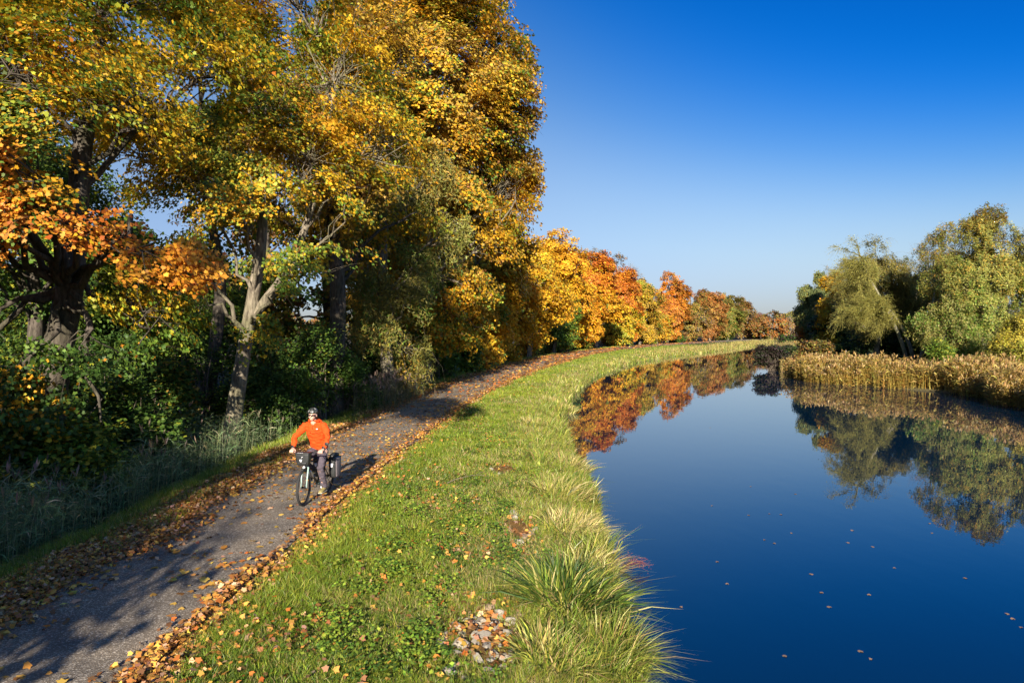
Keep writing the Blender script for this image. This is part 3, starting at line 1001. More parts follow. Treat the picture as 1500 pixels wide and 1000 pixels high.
def tree(name, label, cat, x, y, H, tr, trunk=None, lobes=None, crown=None, nlobe=12, ncl=400, per=40, cr=.6,
         lsize=.13, tmpl=MAPLE, pal=None, pw=None, seed=1, group=None, bark=None, droop=.25, flat=.25, twig=.5,
         extra_tips=0, twigmat=None, leafn=.8, hang=0.0, limb_r=.27, shell=(.55, 1.05), z0=None, limb_lo=.25, gapt=-.6):
    """trunk: list of (x,y,z,r) in tree space; crown: (cx,cy,cz,rx,ry,rz); lobes: list of (x,y,z,r[,tag])"""
    r = np.random.default_rng(seed)
    zg = float(ground_z(np.array([x]), np.array([y]))[0]) if z0 is None else z0
    root = tag(empty(name, (x, y, zg)), label, cat, group)
    if trunk is None:
        a = r.uniform(0, 6.28); b = H * .04
        trunk = [(0, 0, -.4, tr * 1.35), (0, 0, .35, tr * 1.05), (b * math.cos(a), b * math.sin(a), H * .3, tr * .85), (-b * .5, b * .5, H * .55, tr * .5), (0, 0, H * .78, tr * .10)]
    trunks = trunk if isinstance(trunk[0], list) else [trunk]
    TP = [polyline(t, 15) for t in trunks]
    # crown lobes
    if lobes is None:
        lobes = []
        cx, cy, cz, rx, ry, rz = crown
        for i in range(nlobe):
            d = unit(r.normal(size=3)); q = r.uniform(.35, .72)
            lr = r.uniform(.30, .48) * min(rx, ry, rz)
            lobes.append((cx + d[0] * rx * q, cy + d[1] * ry * q, cz + d[2] * rz * q, lr))
        # stretch so that the crown really fills its outline
        L0 = np.array(lobes)
        for ax, (c_, r_c) in enumerate(((cx, rx), (cy, ry), (cz, rz))):
            lo = (L0[:, ax] - L0[:, 3]).min(); hi = (L0[:, ax] + L0[:, 3]).max()
            L0[:, ax] = (c_ - r_c + L0[:, 3]) + (L0[:, ax] - L0[:, 3] - lo) / max(hi - lo - 2 * L0[:, 3].mean(), .1) * (2 * r_c - 2 * L0[:, 3])
        L0[:, 2] = np.maximum(L0[:, 2], .3)
        lobes = [tuple(v) for v in L0]
    lobes = np.array([l[:4] for l in lobes], float)
    # clusters
    wgt = lobes[:, 3] ** 2; wgt = wgt / wgt.sum()
    li = r.choice(len(lobes), ncl, p=wgt)
    d = unit(r.normal(size=(ncl, 3)) + (0, 0, .15))
    cen = lobes[:, :3].mean(0)
    rad = lobes[li, 3] * r.uniform(shell[0], shell[1], ncl)
    CP = lobes[li, :3] + d * rad[:, None]
    gap = sn(CP + seed * 3.1, cr * 4.5, 81) > gapt
    CP, li, d = CP[gap], li[gap], d[gap]
    ncl = len(CP)
    # branches: limbs to lobes, twigs to clusters
    limbs = np.zeros((len(lobes), 8, 3)); lrad = np.zeros((len(lobes), 8))
    for i, l in enumerate(lobes):
        T = min(TP, key=lambda t: np.min(np.linalg.norm(t[:, :2] - l[:2], axis=1)) * .7 + r.uniform(0, .5)) if len(TP) > 1 else TP[0]
        hz = np.linalg.norm(l[:2] - T[7, :2])
        zt = np.clip(l[2] - hz * r.uniform(.45, .95) - .8, T[:, 2].max() * limb_lo, T[:, 2].max() * .95)
        k = int(np.argmin(np.abs(T[:, 2] - zt)))
        a = T[k, :3]; e = l[:3]
        s = np.linspace(0, 1, 8)[:, None]
        m = a * (1 - s) + e * s
        m[:, 2] += np.sin(s[:, 0] * math.pi) * hz * (.10 - .15 * hang)
        m[1:-1] += r.normal(size=(6, 3)) * .035 * (np.linalg.norm(e - a) + .5)
        limbs[i] = m
        lrad[i] = np.linspace(1, 0, 8) ** .8 * (T[k, 3] * limb_r) + .02
    V1, F1 = merge([batch_tubes(limbs, lrad, 6)])
    ks = r.uniform(size=ncl) < twig
    idx = np.where(ks)[0]
    if len(idx):
        st = limbs[li[idx], r.integers(4, 8, len(idx))]
        s = np.linspace(0, 1, 5)[None, :, None]
        E = CP[idx]
        tw_ = st[:, None] * (1 - s) + E[:, None] * s
        ln = np.linalg.norm(E - st, axis=1)
        tw_[:, 1:-1] += r.normal(size=(len(idx), 3, 3)) * .07 * ln[:, None, None]
        rr = np.linspace(1, .3, 5)[None] * (.010 + .006 * ln)[:, None]
        V2, F2 = batch_tubes(tw_, rr, 4)
        V1, F1 = merge([(V1, F1), (V2, F2)])
    if extra_tips:
        # bare twigs beyond the leaves
        idx = r.integers(0, ncl, extra_tips)
        st = CP[idx]
        dd = unit(d[idx] + r.normal(size=(extra_tips, 3)) * .5 + (0, 0, .3 - hang))
        L_ = cr * r.uniform(.8, 2.2, extra_tips)
        s = np.linspace(0, 1, 4)[None, :, None]
        tt = st[:, None] + dd[:, None] * s * L_[:, None, None]
        tt[:, :, 2] -= (s[..., 0] ** 2) * (L_ * hang)[:, None]
        tt[:, 1:] += r.normal(size=(extra_tips, 3, 3)) * .06 * L_[:, None, None]
        V2, F2 = batch_tubes(tt, np.tile(np.array([1, .7, .45, .2]) * (.006 + .004 * cr), (extra_tips, 1)), 3)
        V1, F1 = merge([(V1, F1), (V2, F2)])
    TV, TF = merge([batch_tubes(t[None, :, :3], t[None, :, 3] * (1 + .06 * r.normal(size=(1, 15))), 14) for t in TP])
    mesh_quads('trunk', TV, TF, root, bark or M_BARK)
    mesh_quads('branches', V1, F1, root, twigmat or bark or M_BARK)
    # leaves
    if per:
        n = ncl * per
        ci = np.repeat(np.arange(ncl), per)
        out = CP - cen; out[:, 2] *= .3
        m = unit(unit(out) * .55 + np.array([0, 0, 1.0]) + r.normal(size=(ncl, 3)) * .25)
        t1 = unit(np.cross(m, r.normal(size=(ncl, 3)))); t2 = np.cross(m, t1)
        a = r.uniform(0, 6.283, n); q = np.sqrt(r.uniform(0, 1, n))
        csz = cr * r.uniform(.6, 1.3, ncl)
        o = (t1[ci] * np.cos(a)[:, None] + t2[ci] * np.sin(a)[:, None]) * (q * csz[ci])[:, None]
        o += m[ci] * (r.normal(size=n) * flat * cr)[:, None]
        o[:, 2] -= droop * (q ** 2) * csz[ci]
        if hang:
            o[:, 2] -= r.uniform(0, 1, n) * hang * csz[ci] * 2
            o[:, :2] *= .6
        P = CP[ci] + o
        nr = unit(m[ci] * leafn + r.normal(size=(n, 3)) * .40 + unit(out)[ci] * .4)
        if hang > .4: nr = unit(r.normal(size=(n, 3)) * (1, 1, .3))
        sz = lsize * r.uniform(.65, 1.3, n)
        pc = np.array([p for p in pal], float)
        W = pw(CP, r) if callable(pw) else np.tile(np.array(pw, float), (ncl, 1))
        W = np.maximum(W + .55 * np.stack([sn(CP + 7 * j, cr * 5, 90 + j + seed) for j in range(len(pal))], -1) * W.max(1, keepdims=True), .01)
        W = W ** 2.6
        W = W / W.sum(1, keepdims=True)
        W = W[ci]
        u = r.uniform(size=(n, 1))
        col = pc[(u > W.cumsum(1)).sum(1).clip(0, len(pal) - 1)]
        col = np.clip(col * r.lognormal(0, .15, (n, 1)) * r.lognormal(0, .06, (n, 3)) * r.lognormal(0, .14, (ncl, 1))[ci], .004, .85)
        mesh_k('crown', leaf_verts(P, nr, sz, tmpl, r), len(tmpl), col, root, M_LEAF)
    return root


def hmix(lo, hi, z0, z1):
    """palette weights blending from lo at height z0 to hi at z1"""
    lo, hi = np.array(lo, float), np.array(hi, float)
    def f(P, r):
        t = np.clip((P[:, 2] - z0) / (z1 - z0), 0, 1)[:, None]
        return lo * (1 - t) + hi * t
    return f


G_ROW = 'trees along the left of the cycle path'
# --- nearest trees on the left -------------------------------------------------
def px2(px, d):     # ground-plan x at distance d for a bearing
    return (px - 750) / 1000 * d

def on_row(px, d0, off):
    # nearest distance at which a trunk on this bearing stands clear of the path
    for d in np.arange(d0, 260, 1.0):
        if px2(px, d) < float(pathL(d)) - off: return float(d)
    return float(d0)


# T1: dark trunk at the left edge, with an orange low bough
x1, y1 = px2(38, 16.5), 16.5
def pw1(P, r):
    ora = np.clip((P[:, 0] + 1.5) / 1.0, 0, 1) * np.clip(1 - np.abs(P[:, 2] - 6.2) / 1.7, 0, 1) * np.clip((-.8 - P[:, 1]) / .6, 0, 1)
    ora = np.clip(ora * 3, 0, 1)[:, None]
    lowg = np.clip((4.6 - P[:, 2]) / 1.2, 0, 1)[:, None]
    base = np.array([.6, .05, 1.7, 1.5, 1.3, .05, .5]) * (1 - lowg) + np.array([.03, 0.01, .12, .5, 2.5, .02, 3.0]) * lowg
    return base * (1 - ora) + np.array([1.2, 3.0, .2, .1, .1, 1.0, .0]) * ora
lob1 = [(1.2, -1.9, 8.0, 1.1), (-.6, -2, 7.6, 1.0), (-2.5, -1.5, 8.5, 1.7), (.6, -1.2, 9.6, 1.5), (3.2, -.5, 9.2, 1.4), (-1, 0, 11.5, 2.0), (2.4, 0, 12.2, 2.0), (4.6, .8, 10.6, 1.2), (-3, 1.5, 12, 2), (.5, 1, 14.5, 2.2),
        (1.0, -3.0, 7.0, 1.1), (2.4, -3.1, 6.8, 1.1), (3.0, -3.3, 6.0, .8), (3.4, -2.9, 5.9, .8), (.2, -3.2, 5.7, .9), (1.6, -3.3, 5.6, .9), (-1.0, -2.8, 6.0, 1.0), (4.6, -2.9, 5.6, .7), (5.4, -2.8, 5.2, .5), (2.0, -3.2, 7.3, .8),
        (-.5, -1.6, 3.4, 1.1), (2.2, -.8, 3.0, 1.3), (3.0, 0, 3.9, 1.2), (1.0, -2.0, 2.2, .9), (-2, -1, 2.8, 1.2), (2.4, -1.0, 1.8, .8)]
tree('maple_tree', 'dark-trunked maple at the left edge with a glowing orange low bough', 'tree', x1, y1, 18, .5,
     trunk=[(0, 0, -.5, .60), (.1, 0, .3, .44), (.7, 0, 3, .33), (1.15, .1, 5.5, .27), (1.2, .2, 8, .20), (1.7, .4, 11, .13), (1.8, .3, 15, .08)],
     lobes=lob1, ncl=2100, per=84, cr=.5, lsize=.083, pal=(GOLD, (.62, .26, .025), YEL, LIM, GRN, RED, DGR), pw=pw1, seed=3, gapt=-.2, flat=.14, limb_lo=.36, group=G_ROW, bark=M_BARK_D, twig=.7, extra_tips=300)

# T2: pale forked trunk beside the rider
x2, y2 = px2(333, 22.0), 22.0
lob2 = [(-2.2, -1, 9.4, 1.5), (.2, -2, 8.4, 1.3), (1.8, -2.4, 8.2, 1.3), (3.0, -1.4, 9.4, 1.5), (-3.4, 0, 11.4, 1.8), (0, .5, 13, 2.0), (3.6, 0, 12.2, 1.9), (1.6, -1, 10.8, 1.4), (2.0, .5, 15.8, 2.3), (-2, .6, 15.5, 2.2), (5.2, -.6, 10, 1.4), (4.2, -1.6, 7.4, 1.1), (-.8, -1.8, 6.4, .9), (2.9, -2.0, 6.1, .8), (-.5, -1.2, 5.2, .6), (1.6, -1.3, 4.3, .5)]
tree('maple_tree', 'tall maple with a pale forked trunk leaning right, just left of the cyclist', 'tree', x2, y2, 19, .42,
     trunk=[[(0, 0, -.5, .52), (0, 0, .3, .32), (.25, 0, 1.8, .25), (.55, 0, 3.6, .215), (.75, 0, 5.0, .20), (1.15, 0, 6.6, .18), (1.2, .1, 8.2, .15), (.5, .3, 11, .12), (.2, .5, 15.5, .06)],
            [(.7, 0, 4.4, .16), (1.2, .1, 5.2, .15), (1.9, .2, 6.0, .14), (2.3, .2, 7.0, .12), (3.0, .1, 9, .09), (3.5, 0, 12, .04)]],
     lobes=lob2, ncl=1450, per=90, cr=.55, lsize=.085, pal=(GOLD, YEL, LIM, GRN, BRO, DGR), pw=hmix((.5, .9, 1.6, 1.8, .3, .8), (1.2, 2.3, 1.5, .9, .3, .3), 6, 10), seed=5, gapt=-.15, flat=.14, group=G_ROW, twig=.8, extra_tips=500)

# tall trees behind them
rear = [
    ('maple_tree', 'slim-trunked maple between the two nearest trunks, sky showing round it', px2(300, 27), 27, 19, .26, (0, 0, 12.5, 3.2, 3.2, 5.5), 620, .6, (YEL, LIM, GRN, OCH), (1.3, 1.5, 1.6, .5), 11, 34),
    ('lime_tree', 'green and yellow tree behind the orange bough, far left', px2(40, 26), 26, 15, .3, (0, 0, 8.5, 4, 4, 5.0), 600, .7, (LIM, GRN, YEL, DGR), (1, 1.8, .5, 1), 12, 30),
    ('maple_tree', 'dark green leafy tree behind the slim trunk, low and dense', px2(195, 30), 30, 11, .3, (0, 0, 5.6, 4.6, 3, 4.0), 650, .75, (GRN, DGR, LIM), (1.6, 1.6, .5), 13, 32),
    ('maple_tree', 'ochre-leaved maple with bare brown boughs above and right of the forked trunk', px2(490, 29), 29, 19, .35, (0, 0, 12, 4.2, 3.5, 6), 900, .65, (OCH, YEL, BRO, LIM, GRN), (1.6, 2.1, 1.0, .8, .7), 14, 34),
]
for nm, lb, x, y, H, tr_, cr_, ncl, cs, pal, pw, sd_, per in rear:
    tree(nm, lb, 'tree', x, y, H, tr_, crown=cr_, nlobe=16, ncl=int(ncl * 1.25), per=int(per * 1.9), cr=cs, lsize=.12, pal=pal, pw=pw, seed=sd_, group=G_ROW, twig=.7, extra_tips=250, bark=M_BARK_D, gapt=-.05)

# narrow-leaved tree, olive brown, behind the rider
tree('willow_tree', 'olive-brown narrow-leaved tree behind the cyclist with grey trunk in the reeds', 'tree', px2(570, 33), 33, 15, .33,
     crown=(0, 0, 6.8, 3.4, 2.6, 5.6), nlobe=16, ncl=800, per=60, cr=.6, lsize=.20, tmpl=NARROW, pal=(OLI, GRN, OCH, PAL), pw=(2, 1, .8, .8), seed=15, group=G_ROW, hang=.7, twig=.5, extra_tips=200)

# the great golden maple whose crown overhangs the path
gl = []
r_ = np.random.default_rng(40)
edge = [(4, 3.0), (7, 4.6), (9.5, 6.6), (11.5, 7.9), (13.5, 7.5), (15.5, 7.2), (17.5, 8.2), (19.2, 8.0), (21.3, 6.7), (23.5, 5.4), (26.5, 3.6)]
for z_, ra in edge:
    for k in range(9):
        a = r_.uniform(-math.pi, .35) if k else r_.uniform(-.5, .1)
        q = 1 if k < 3 else r_.uniform(.25, .8)
        gl.append((ra * q * math.cos(a) - .2, ra * q * math.sin(a) * .9, z_ + r_.uniform(-.8, .8), r_.uniform(1.0, 2.2)))
        if k < 3:
            gl[-1] = (gl[-1][0] * (1 - gl[-1][3] / 9.5), gl[-1][1] * .85, gl[-1][2], gl[-1][3])
tree('maple_tree', 'towering golden maple whose crown leans over the path against the sky', 'tree', px2(618, 44), 44, 29, .55,
     lobes=gl, ncl=5000, gapt=-.45, flat=.16, per=62, cr=.75, lsize=.15, pal=(GOLD, YEL, LIM, GRN, OCH, BRO), pw=hmix((1.4, 1.0, 1.0, 1.2, 1.0, .4), (1.4, 1.2, .9, 1.1, 1.9, .7), 5, 12), seed=21, group=G_ROW, twig=.6, extra_tips=250)
tree('maple_tree', 'golden maple with drooping boughs reaching the path edge beyond the towering one', 'tree', px2(700, 59), 59, 18, .4,
     crown=(.4, 0, 8.4, 4.4, 3.8, 8.2), nlobe=24, ncl=1300, per=40, cr=.7, lsize=.22, pal=(GOLD, YEL, LIM, GRN, ORA), pw=(2.2, 1.7, .7, .5, .5), seed=22, group=G_ROW)
tree('maple_tree', 'orange-yellow maple between the towering golden one and the ochre one', 'tree', px2(552, 38), 38, 20, .35,
     crown=(0, 0, 12, 4.0, 3, 7), nlobe=20, ncl=1100, per=36, cr=.7, lsize=.2, pal=(GOLD, YEL, LIM, OCH, GRN), pw=(1.5, 1.5, .6, 1.4, .6), seed=23, group=G_ROW)

# --- the receding row ----------------------------------------------------------
row = [  # px, distance, top px row, half width m, kind label, palette, weights, seed
    (742, 57, 352, 3.9, 'golden yellow maple just right of the towering crown, low in the row', (GOLD, YEL, LIM, GRN), (2, 1.4, .6, .5)),
    (775, 61, 346, 4.0, 'yellow maple at the top of the row beside the open sky', (GOLD, YEL, LIM, OCH), (2.0, 1.8, .7, .5)),
    (822, 63, 336, 4.3, 'bright orange-yellow maple with a broad domed crown', (GOLD, ORA, YEL, LIM), (2.2, .8, 1.6, .4)),
    (812, 57, 410, 2.6, 'small deep green tree in front of the orange-yellow maples', (GRN, DGR, LIM, YEL), (2.2, 1.0, .9, .3)),
    (873, 74, 366, 4.3, 'red-topped maple turning orange and yellow below', (RED, ORA, GOLD, YEL), None),
    (858, 69, 425, 3.0, 'low orange maple below the red-topped one', (ORA, GOLD, YEL, GRN), (1, 2, 1, .6)),
    (908, 84, 386, 3.6, 'scarlet-orange maple between the red-topped and the ochre tree', (RED, ORA, RUS, GOLD), (1.6, 1.8, .8, .6)),
    (905, 78, 440, 3.2, 'lime-yellow tree low beside the bend of the path', (LIM, YEL, GOLD, GRN), (1.6, 1.6, .8, .6)),
    (938, 90, 402, 3.9, 'ochre-yellow tree in front of a bare grey crown', (OCH, YEL, LIM, GRN), (2, 1.2, 1.0, .6)),
    (978, 102, 397, 4.2, 'copper-orange maple with a rounded top, right of the ochre tree', (RUS, ORA, RED, OCH), (1.8, 1.7, .7, .8)),
    (962, 96, 450, 3.0, 'small orange-tinted tree below the copper maple', (GOLD, ORA, LIM, OCH), (1, 1, .8, 1)),
    (1012, 118, 436, 4.0, 'pale olive-brown tree with a light trunk by the water', (OCH, BRO, OLI, GRY), (1, 1.4, 1.4, .8)),
    (1040, 128, 424, 4.8, 'rust-brown tree with a pale trunk where the row turns away', (RUS, BRO, OCH, OLI), (1.6, 2, .7, .7)),
    (1066, 146, 432, 5.0, 'olive-green tree behind the rust-brown one', (OLI, GRN, BRO, OCH), (2, 1, .8, .5)),
    (1086, 165, 438, 4.5, 'brown-topped tree at the end of the row, left of the pinkish one', (OLI, BRO, GRY, OCH), (1.2, 1.6, .8, .6)),
    (1101, 178, 450, 3.2, 'pinkish-red slender tree at the end of the row', (RUS, (.38, .17, .11), BRO), (1, 2, 1)),
]
for i, (px, d_, top, hw, lb, pal, pw) in enumerate(row):
    dn = on_row(px, d_, 1.6)
    hw *= 1.15 * min(dn / d_, 1.3) if d_ < 110 else 1.25
    d_ = dn
    print('row', px, d_)
    Ht = CAM_H + (482 - top) / 1000 * d_ + .15
    if pw is None: pw = hmix((.1, .6, 1.6, 1.5), (2.2, 1.6, .4, .1), Ht * .45, Ht * .8)
    cz = Ht * .50
    tree('maple_tree' if i not in (3, 11, 13, 14) else 'lime_tree', lb, 'tree', px2(px, d_), d_, Ht, .32, crown=(0, 0, Ht * .52, hw, hw * .9, Ht * .48), nlobe=30,
         ncl=int(900 * min(1.6, hw * Ht / 70)), per=44, cr=.8, lsize=.27 if d_ < 100 else .33, tmpl=OVAL * (1.5, 1), pal=pal, pw=pw, seed=50 + i, group=G_ROW,
         bark=M_BARK_P if i in (11, 12) else M_BARK, twig=.3, limb_lo=.3)
# bare grey crown behind the row
def bare(px, d_, top, hw, lb, seed, mat=M_TWIG_G, grp=G_ROW):
    if grp == G_ROW: d_ = on_row(px, d_, 2.0) + 9
    Ht = CAM_H + (482 - top) / 1000 * d_ + .1
    return tree('bare_tree', lb, 'tree', px2(px, d_), d_, Ht, .28, crown=(0, 0, Ht * .62, hw, hw, Ht * .36), nlobe=14, ncl=500, per=4, cr=.7, lsize=.2, tmpl=OVAL,
                pal=(BRO, GRY), pw=(1, 1), seed=seed, group=grp, bark=mat, twig=1.0, extra_tips=2200, twigmat=mat)
bare(925, 98, 386, 3.4, 'leafless grey tree rising behind the ochre-yellow one', 90)
bare(990, 114, 410, 3.0, 'leafless grey-brown tree right behind the copper maple', 91)

# wood behind the row so that no open field shows between stems
G_BACK = 'trees standing behind the left row'
back = [(-60, 34, 16, 5, (GRN, DGR, LIM), 'dark green tree at the far left edge behind the dark trunk'), (130, 38, 10, 5, (DGR, GRN, OLI), 'deep green tree filling the gap left of the slim trunk'), (255, 36, 9.5, 4.5, (DGR, GRN), 'deep green tree filling the gap between slim and forked trunk'),
        (400, 42, 19, 5, (OLI, YEL, BRO, GRN), 'brownish-yellow tree far behind the forked trunk'), (480, 46, 21, 5.5, (OCH, GRN, YEL, BRO), 'tall ochre tree far behind the cyclist'), (640, 58, 22, 5.5, (GOLD, LIM, GRN), 'yellow-green tree behind the towering golden maple'),
        (700, 70, 17, 5.5, (GOLD, YEL, GRN), 'golden tree far behind the drooping boughs'), (800, 85, 13, 5.5, (OLI, GRN, OCH), 'olive tree glimpsed behind the orange-yellow maple'), (870, 100, 13, 6, (OLI, OCH, BRO), 'brown-olive tree glimpsed behind the red-topped maple')]
for i, (px, d_, Ht, hw, pal, lb) in enumerate(back):
    if px > 690: d_ = on_row(px, d_, 7); Ht *= d_ / 90
    tree('woodland_tree', lb, 'tree', px2(px, d_), d_, Ht, .3, crown=(0, 0, Ht * .5, hw, hw * .8, Ht * .5), nlobe=18, ncl=520 if px > 500 or Ht < 12 else 300, per=42, cr=.85, lsize=.28, tmpl=OVAL * (1.4, 1),
         pal=pal, pw=(1.2,) * len(pal), seed=120 + i, group=G_BACK, twig=.3, bark=M_BARK_D)


# --- shrubs ---------------------------------------------------------------------
def shrub(name, label, x, y, h, w_, pal, pw, seed, ncl=260, per=40, lsize=.11, cr=.38, group='shrubs along the left of the path', tmpl=OVAL * (1.4, 1), z0=None, hang=0.0, cat='shrub', depth=.8, bark=None, extra=60):
    r = np.random.default_rng(seed)
    zg = float(ground_z(np.array([x]), np.array([y]))[0]) if z0 is None else z0
    root = tag(empty(name, (x, y, zg)), label, cat, group)
    lobes = []
    for i in range(11):
        a = r.uniform(0, 6.28); q = math.sqrt(r.uniform(0, 1)) * .7
        zz = r.uniform(.12, .8) * h * (1 - .35 * q)
        lobes.append((w_ * q * math.cos(a), w_ * depth * q * math.sin(a), zz, r.uniform(.22, .34) * min(w_ * 1.3, h)))
    lobes = np.array(lobes)
    li = r.integers(0, 11, ncl); d = unit(r.normal(size=(ncl, 3)) + (0, 0, .2))
    CP = lobes[li, :3] + d * (lobes[li, 3] * r.uniform(.4, 1.1, ncl))[:, None]
    CP[:, 2] = np.maximum(CP[:, 2], .08)
    nst = 26 + extra
    tip = CP[r.integers(0, ncl, nst)] * (1.0, 1.0, 1.06)
    s = np.linspace(0, 1, 6)[None, :, None]
    b0 = np.concatenate([r.normal(size=(nst, 2)) * .12 * w_, np.full((nst, 1), -.15)], 1)
    P = b0[:, None] * (1 - s) + tip[:, None] * s
    P[:, :, 2] += np.sin(s[..., 0] * math.pi) * .12 * h
    P[:, 1:] += r.normal(size=(nst, 5, 3)) * .02 * h
    V, F = batch_tubes(P, np.tile(np.linspace(.022, .005, 6), (nst, 1)) * (.5 + .25 * h), 4)
    mesh_quads('stem', V, F, root, bark or M_TWIG)
    n = ncl * per; ci = np.repeat(np.arange(ncl), per)
    o = r.normal(size=(n, 3)) * cr * (.5, .5, .3)
    if hang: o[:, 2] -= r.uniform(0, 1, n) * hang
    P = CP[ci] + o
    nr = unit(r.normal(size=(n, 3)) * .6 + (0, -.15, 1) + unit(CP)[ci] * .4)
    W = np.maximum(np.array(pw, float) + .6 * np.stack([sn(CP + 5 * j, cr * 5, 70 + seed + j) for j in range(len(pal))], -1) * max(pw), .01) ** 1.5
    W = (W / W.sum(1, keepdims=True))[ci]
    u = r.uniform(size=(n, 1))
    col = np.array(pal, float)[(u > W.cumsum(1)).sum(1).clip(0, len(pal) - 1)]
    col = np.clip(col * r.lognormal(0, .22, (n, 1)) * r.lognormal(0, .07, (n, 3)), .004, .85)
    mesh_k('foliage', leaf_verts(P, nr, lsize * r.uniform(.6, 1.3, n), tmpl, r), len(tmpl), col, root, M_LEAF)
    return root


MG = (.085, .15, .022)
sh = [(75, 15.5, 2.6, 1.5, (GRN, LIM, YEL, DGR), (1.4, .8, .1, 1), 'green and yellow leafy shrub against the dark trunk at the left edge'),
      (170, 18.5, 3.6, 1.9, (DGR, MG, LIM), (1.4, 1.5, .5), 'dark green shrub right of the dark trunk behind the ditch reeds'),
      (222, 22.5, 3.2, 1.6, (MG, LIM, OCH, DGR), (1.2, .8, .5, 1), 'green shrub with ochre tips left of the forked trunk'),
      (100, 23, 4.8, 2.4, (DGR, MG), (1.4, 1), 'tall dark green shrub deep in the wood at far left'),
      (300, 25, 5.4, 2.3, (DGR, MG, LIM), (1.2, 1.2, .4), 'tall dark green shrub behind the forked trunk'),
      (415, 25.5, 3.8, 1.7, (DGR, MG, GRN), (1.5, 1, 1), 'dark green shrub just left behind the cyclist'),
      (450, 27.5, 5.4, 2.2, (MG, DGR, LIM), (1.3, 1.2, .5), 'tall green shrub above the cyclist helmet'),
      (505, 27.5, 3.6, 1.6, (DGR, MG, GRN), (1.2, 1, 1), 'dark green shrub right behind the cyclist'),
      (545, 32, 5.0, 2.0, (DGR, MG, LIM), (1.3, 1.2, .3), 'dark green shrub left of the wayside reeds'),
      (632, 38, 4.8, 2.0, (DGR, GRN, MG), (1.3, 1.2, 1), 'deep green shrub right of the wayside reeds below the golden boughs'),
      (668, 42, 4.6, 2.0, (GRN, DGR, LIM), (1.4, 1, .5), 'green shrub by the path edge left of the drooping golden boughs'),
      (735, 50.5, 3.2, 2.0, (YEL, LIM, GOLD, OCH), (1.2, 1, 1, .6), 'yellow shrub at the path edge below the golden maples'),
      (775, 55.5, 3.4, 2.2, (LIM, YEL, OCH, GRN), (1, 1, .8, .8), 'lime and ochre shrub where the path starts to bend'),
      (815, 62, 3.0, 2.2, (OCH, GRN, OLI), (1, 1, 1), 'olive-ochre shrub below the small deep green tree'),
      (850, 68, 3.0, 2.2, (OLI, GRN, OCH), (1.4, 1, .6), 'olive shrub beside the bend below the low orange maple'),
      (900, 80, 3.0, 2.6, (LIM, GRN, YEL), (1, 1, .6), 'green shrub under the lime-yellow tree'),
      (945, 90, 3.6, 2.8, (GRN, LIM, OLI), (1.2, .8, .8), 'green shrub under the ochre-yellow tree'),
      (985, 104, 3.4, 2.8, (GRN, DGR), (1.2, .8), 'deep green shrub beside the pale trunk at the canal bend'),
      (1060, 136, 5.5, 4.0, (DGR, GRN), (1.4, .8), 'dark green bush below the rust-brown tree'),
      (1105, 168, 4.8, 3.3, (GOLD, YEL), (1.4, 1), 'round golden-yellow bush at the far end of the row'),
      (1122, 190, 4.6, 2.6, (GOLD, ORA), (1.4, .5), 'round orange-yellow bush standing right of the golden one in the distance')]
for i, (px, d_, h, w_, pal, pw, lb) in enumerate(sh):
    d_ = on_row(px, d_, w_ * .8 + .6)
    f = 1 if d_ < 45 else (2.0 if d_ < 95 else 3.0)
    shrub('shrub', lb, px2(px, d_), d_, h, w_, pal, pw, 200 + i, ncl=int(330 if d_ < 45 else 200), per=44, lsize=.105 * (1 + .25 * (d_ > 30)) * f ** .75, cr=.42 * f ** .5,
          tmpl=MAPLE if d_ < 24 else OVAL * (1.4, 1), group='shrubs along the left of the path', cat='shrub')

# the wood that closes the view
def far_wood():
    n = 70000
    az = rng.uniform(-.72, .75, n)
    dd = 330 + rng.uniform(0, 45, n)
    x = np.sin(az) * dd; y = np.cos(az) * dd
    prof = 7 + 3.0 * sn(np.stack([az * 60, az * 0], -1), 5, 600) + 1.5 * sn(np.stack([az * 60, az * 0], -1), 1.6, 601)
    z = rng.uniform(0, 1, n) ** .8 * prof
    s = rng.uniform(.6, 1.3, n)
    pc = np.array([GRY, OLI, BRO, GRE, RUS])
    W = np.maximum(np.stack([1 + sn(np.stack([az * 60, az * 0 + j * 9], -1), 4, 610 + j) * 1.2 for j in range(5)], -1) * (1.4, 1.3, .9, 1.0, .4), .02)
    V = leaf_verts(np.stack([x, y, z], -1), unit(rng.normal(size=(n, 3)) + (0, -.4, .6)), s, OVAL * (1.5, 1), rng)
    tag(mesh_k('distant_wood', V, 4, jit(pick(pc, W), .2), None, M_LEAF), kind='stuff')
far_wood()

# --- far trees -------------------------------------------------------------------
G_FAR = 'distant trees at the end of the canal'
far = [(1126, 225, 451, 7, (BRO, RUS, OLI, GRY), 'distant russet-brown tree with a rounded top'), (1146, 240, 462, 7, (GRY, OLI, BRO), 'distant dull brown tree right of the russet one'),
       (1165, 250, 448, 7, (GRY, GRE, OLI), 'distant grey-green tree, tallest before the right bank trees'), (1184, 235, 470, 6, (OLI, LIM, GRE), 'distant olive tree partly hidden by the right bank trees'),
       (1108, 260, 462, 8, (BRO, GRY), 'distant brown tree behind the pinkish slender one'), (1205, 260, 455, 8, (OLI, GRE), 'distant olive tree behind the silver-green willow')]
for i, (px, d_, top, hw, pal, lb) in enumerate(far):
    Ht = CAM_H + (482 - top) / 1000 * d_
    tree('distant_tree', lb, 'tree', px2(px, d_), d_, Ht, .35, crown=(0, 0, Ht * .5, hw, hw, Ht * .5), nlobe=18, ncl=420, per=34, cr=1.1, lsize=.55, tmpl=OVAL * (1.4, 1), pal=pal, pw=(1.2,) * len(pal), seed=300 + i, group=G_FAR, twig=.3, bark=M_BARK_P if i == 3 else M_BARK, z0=0)

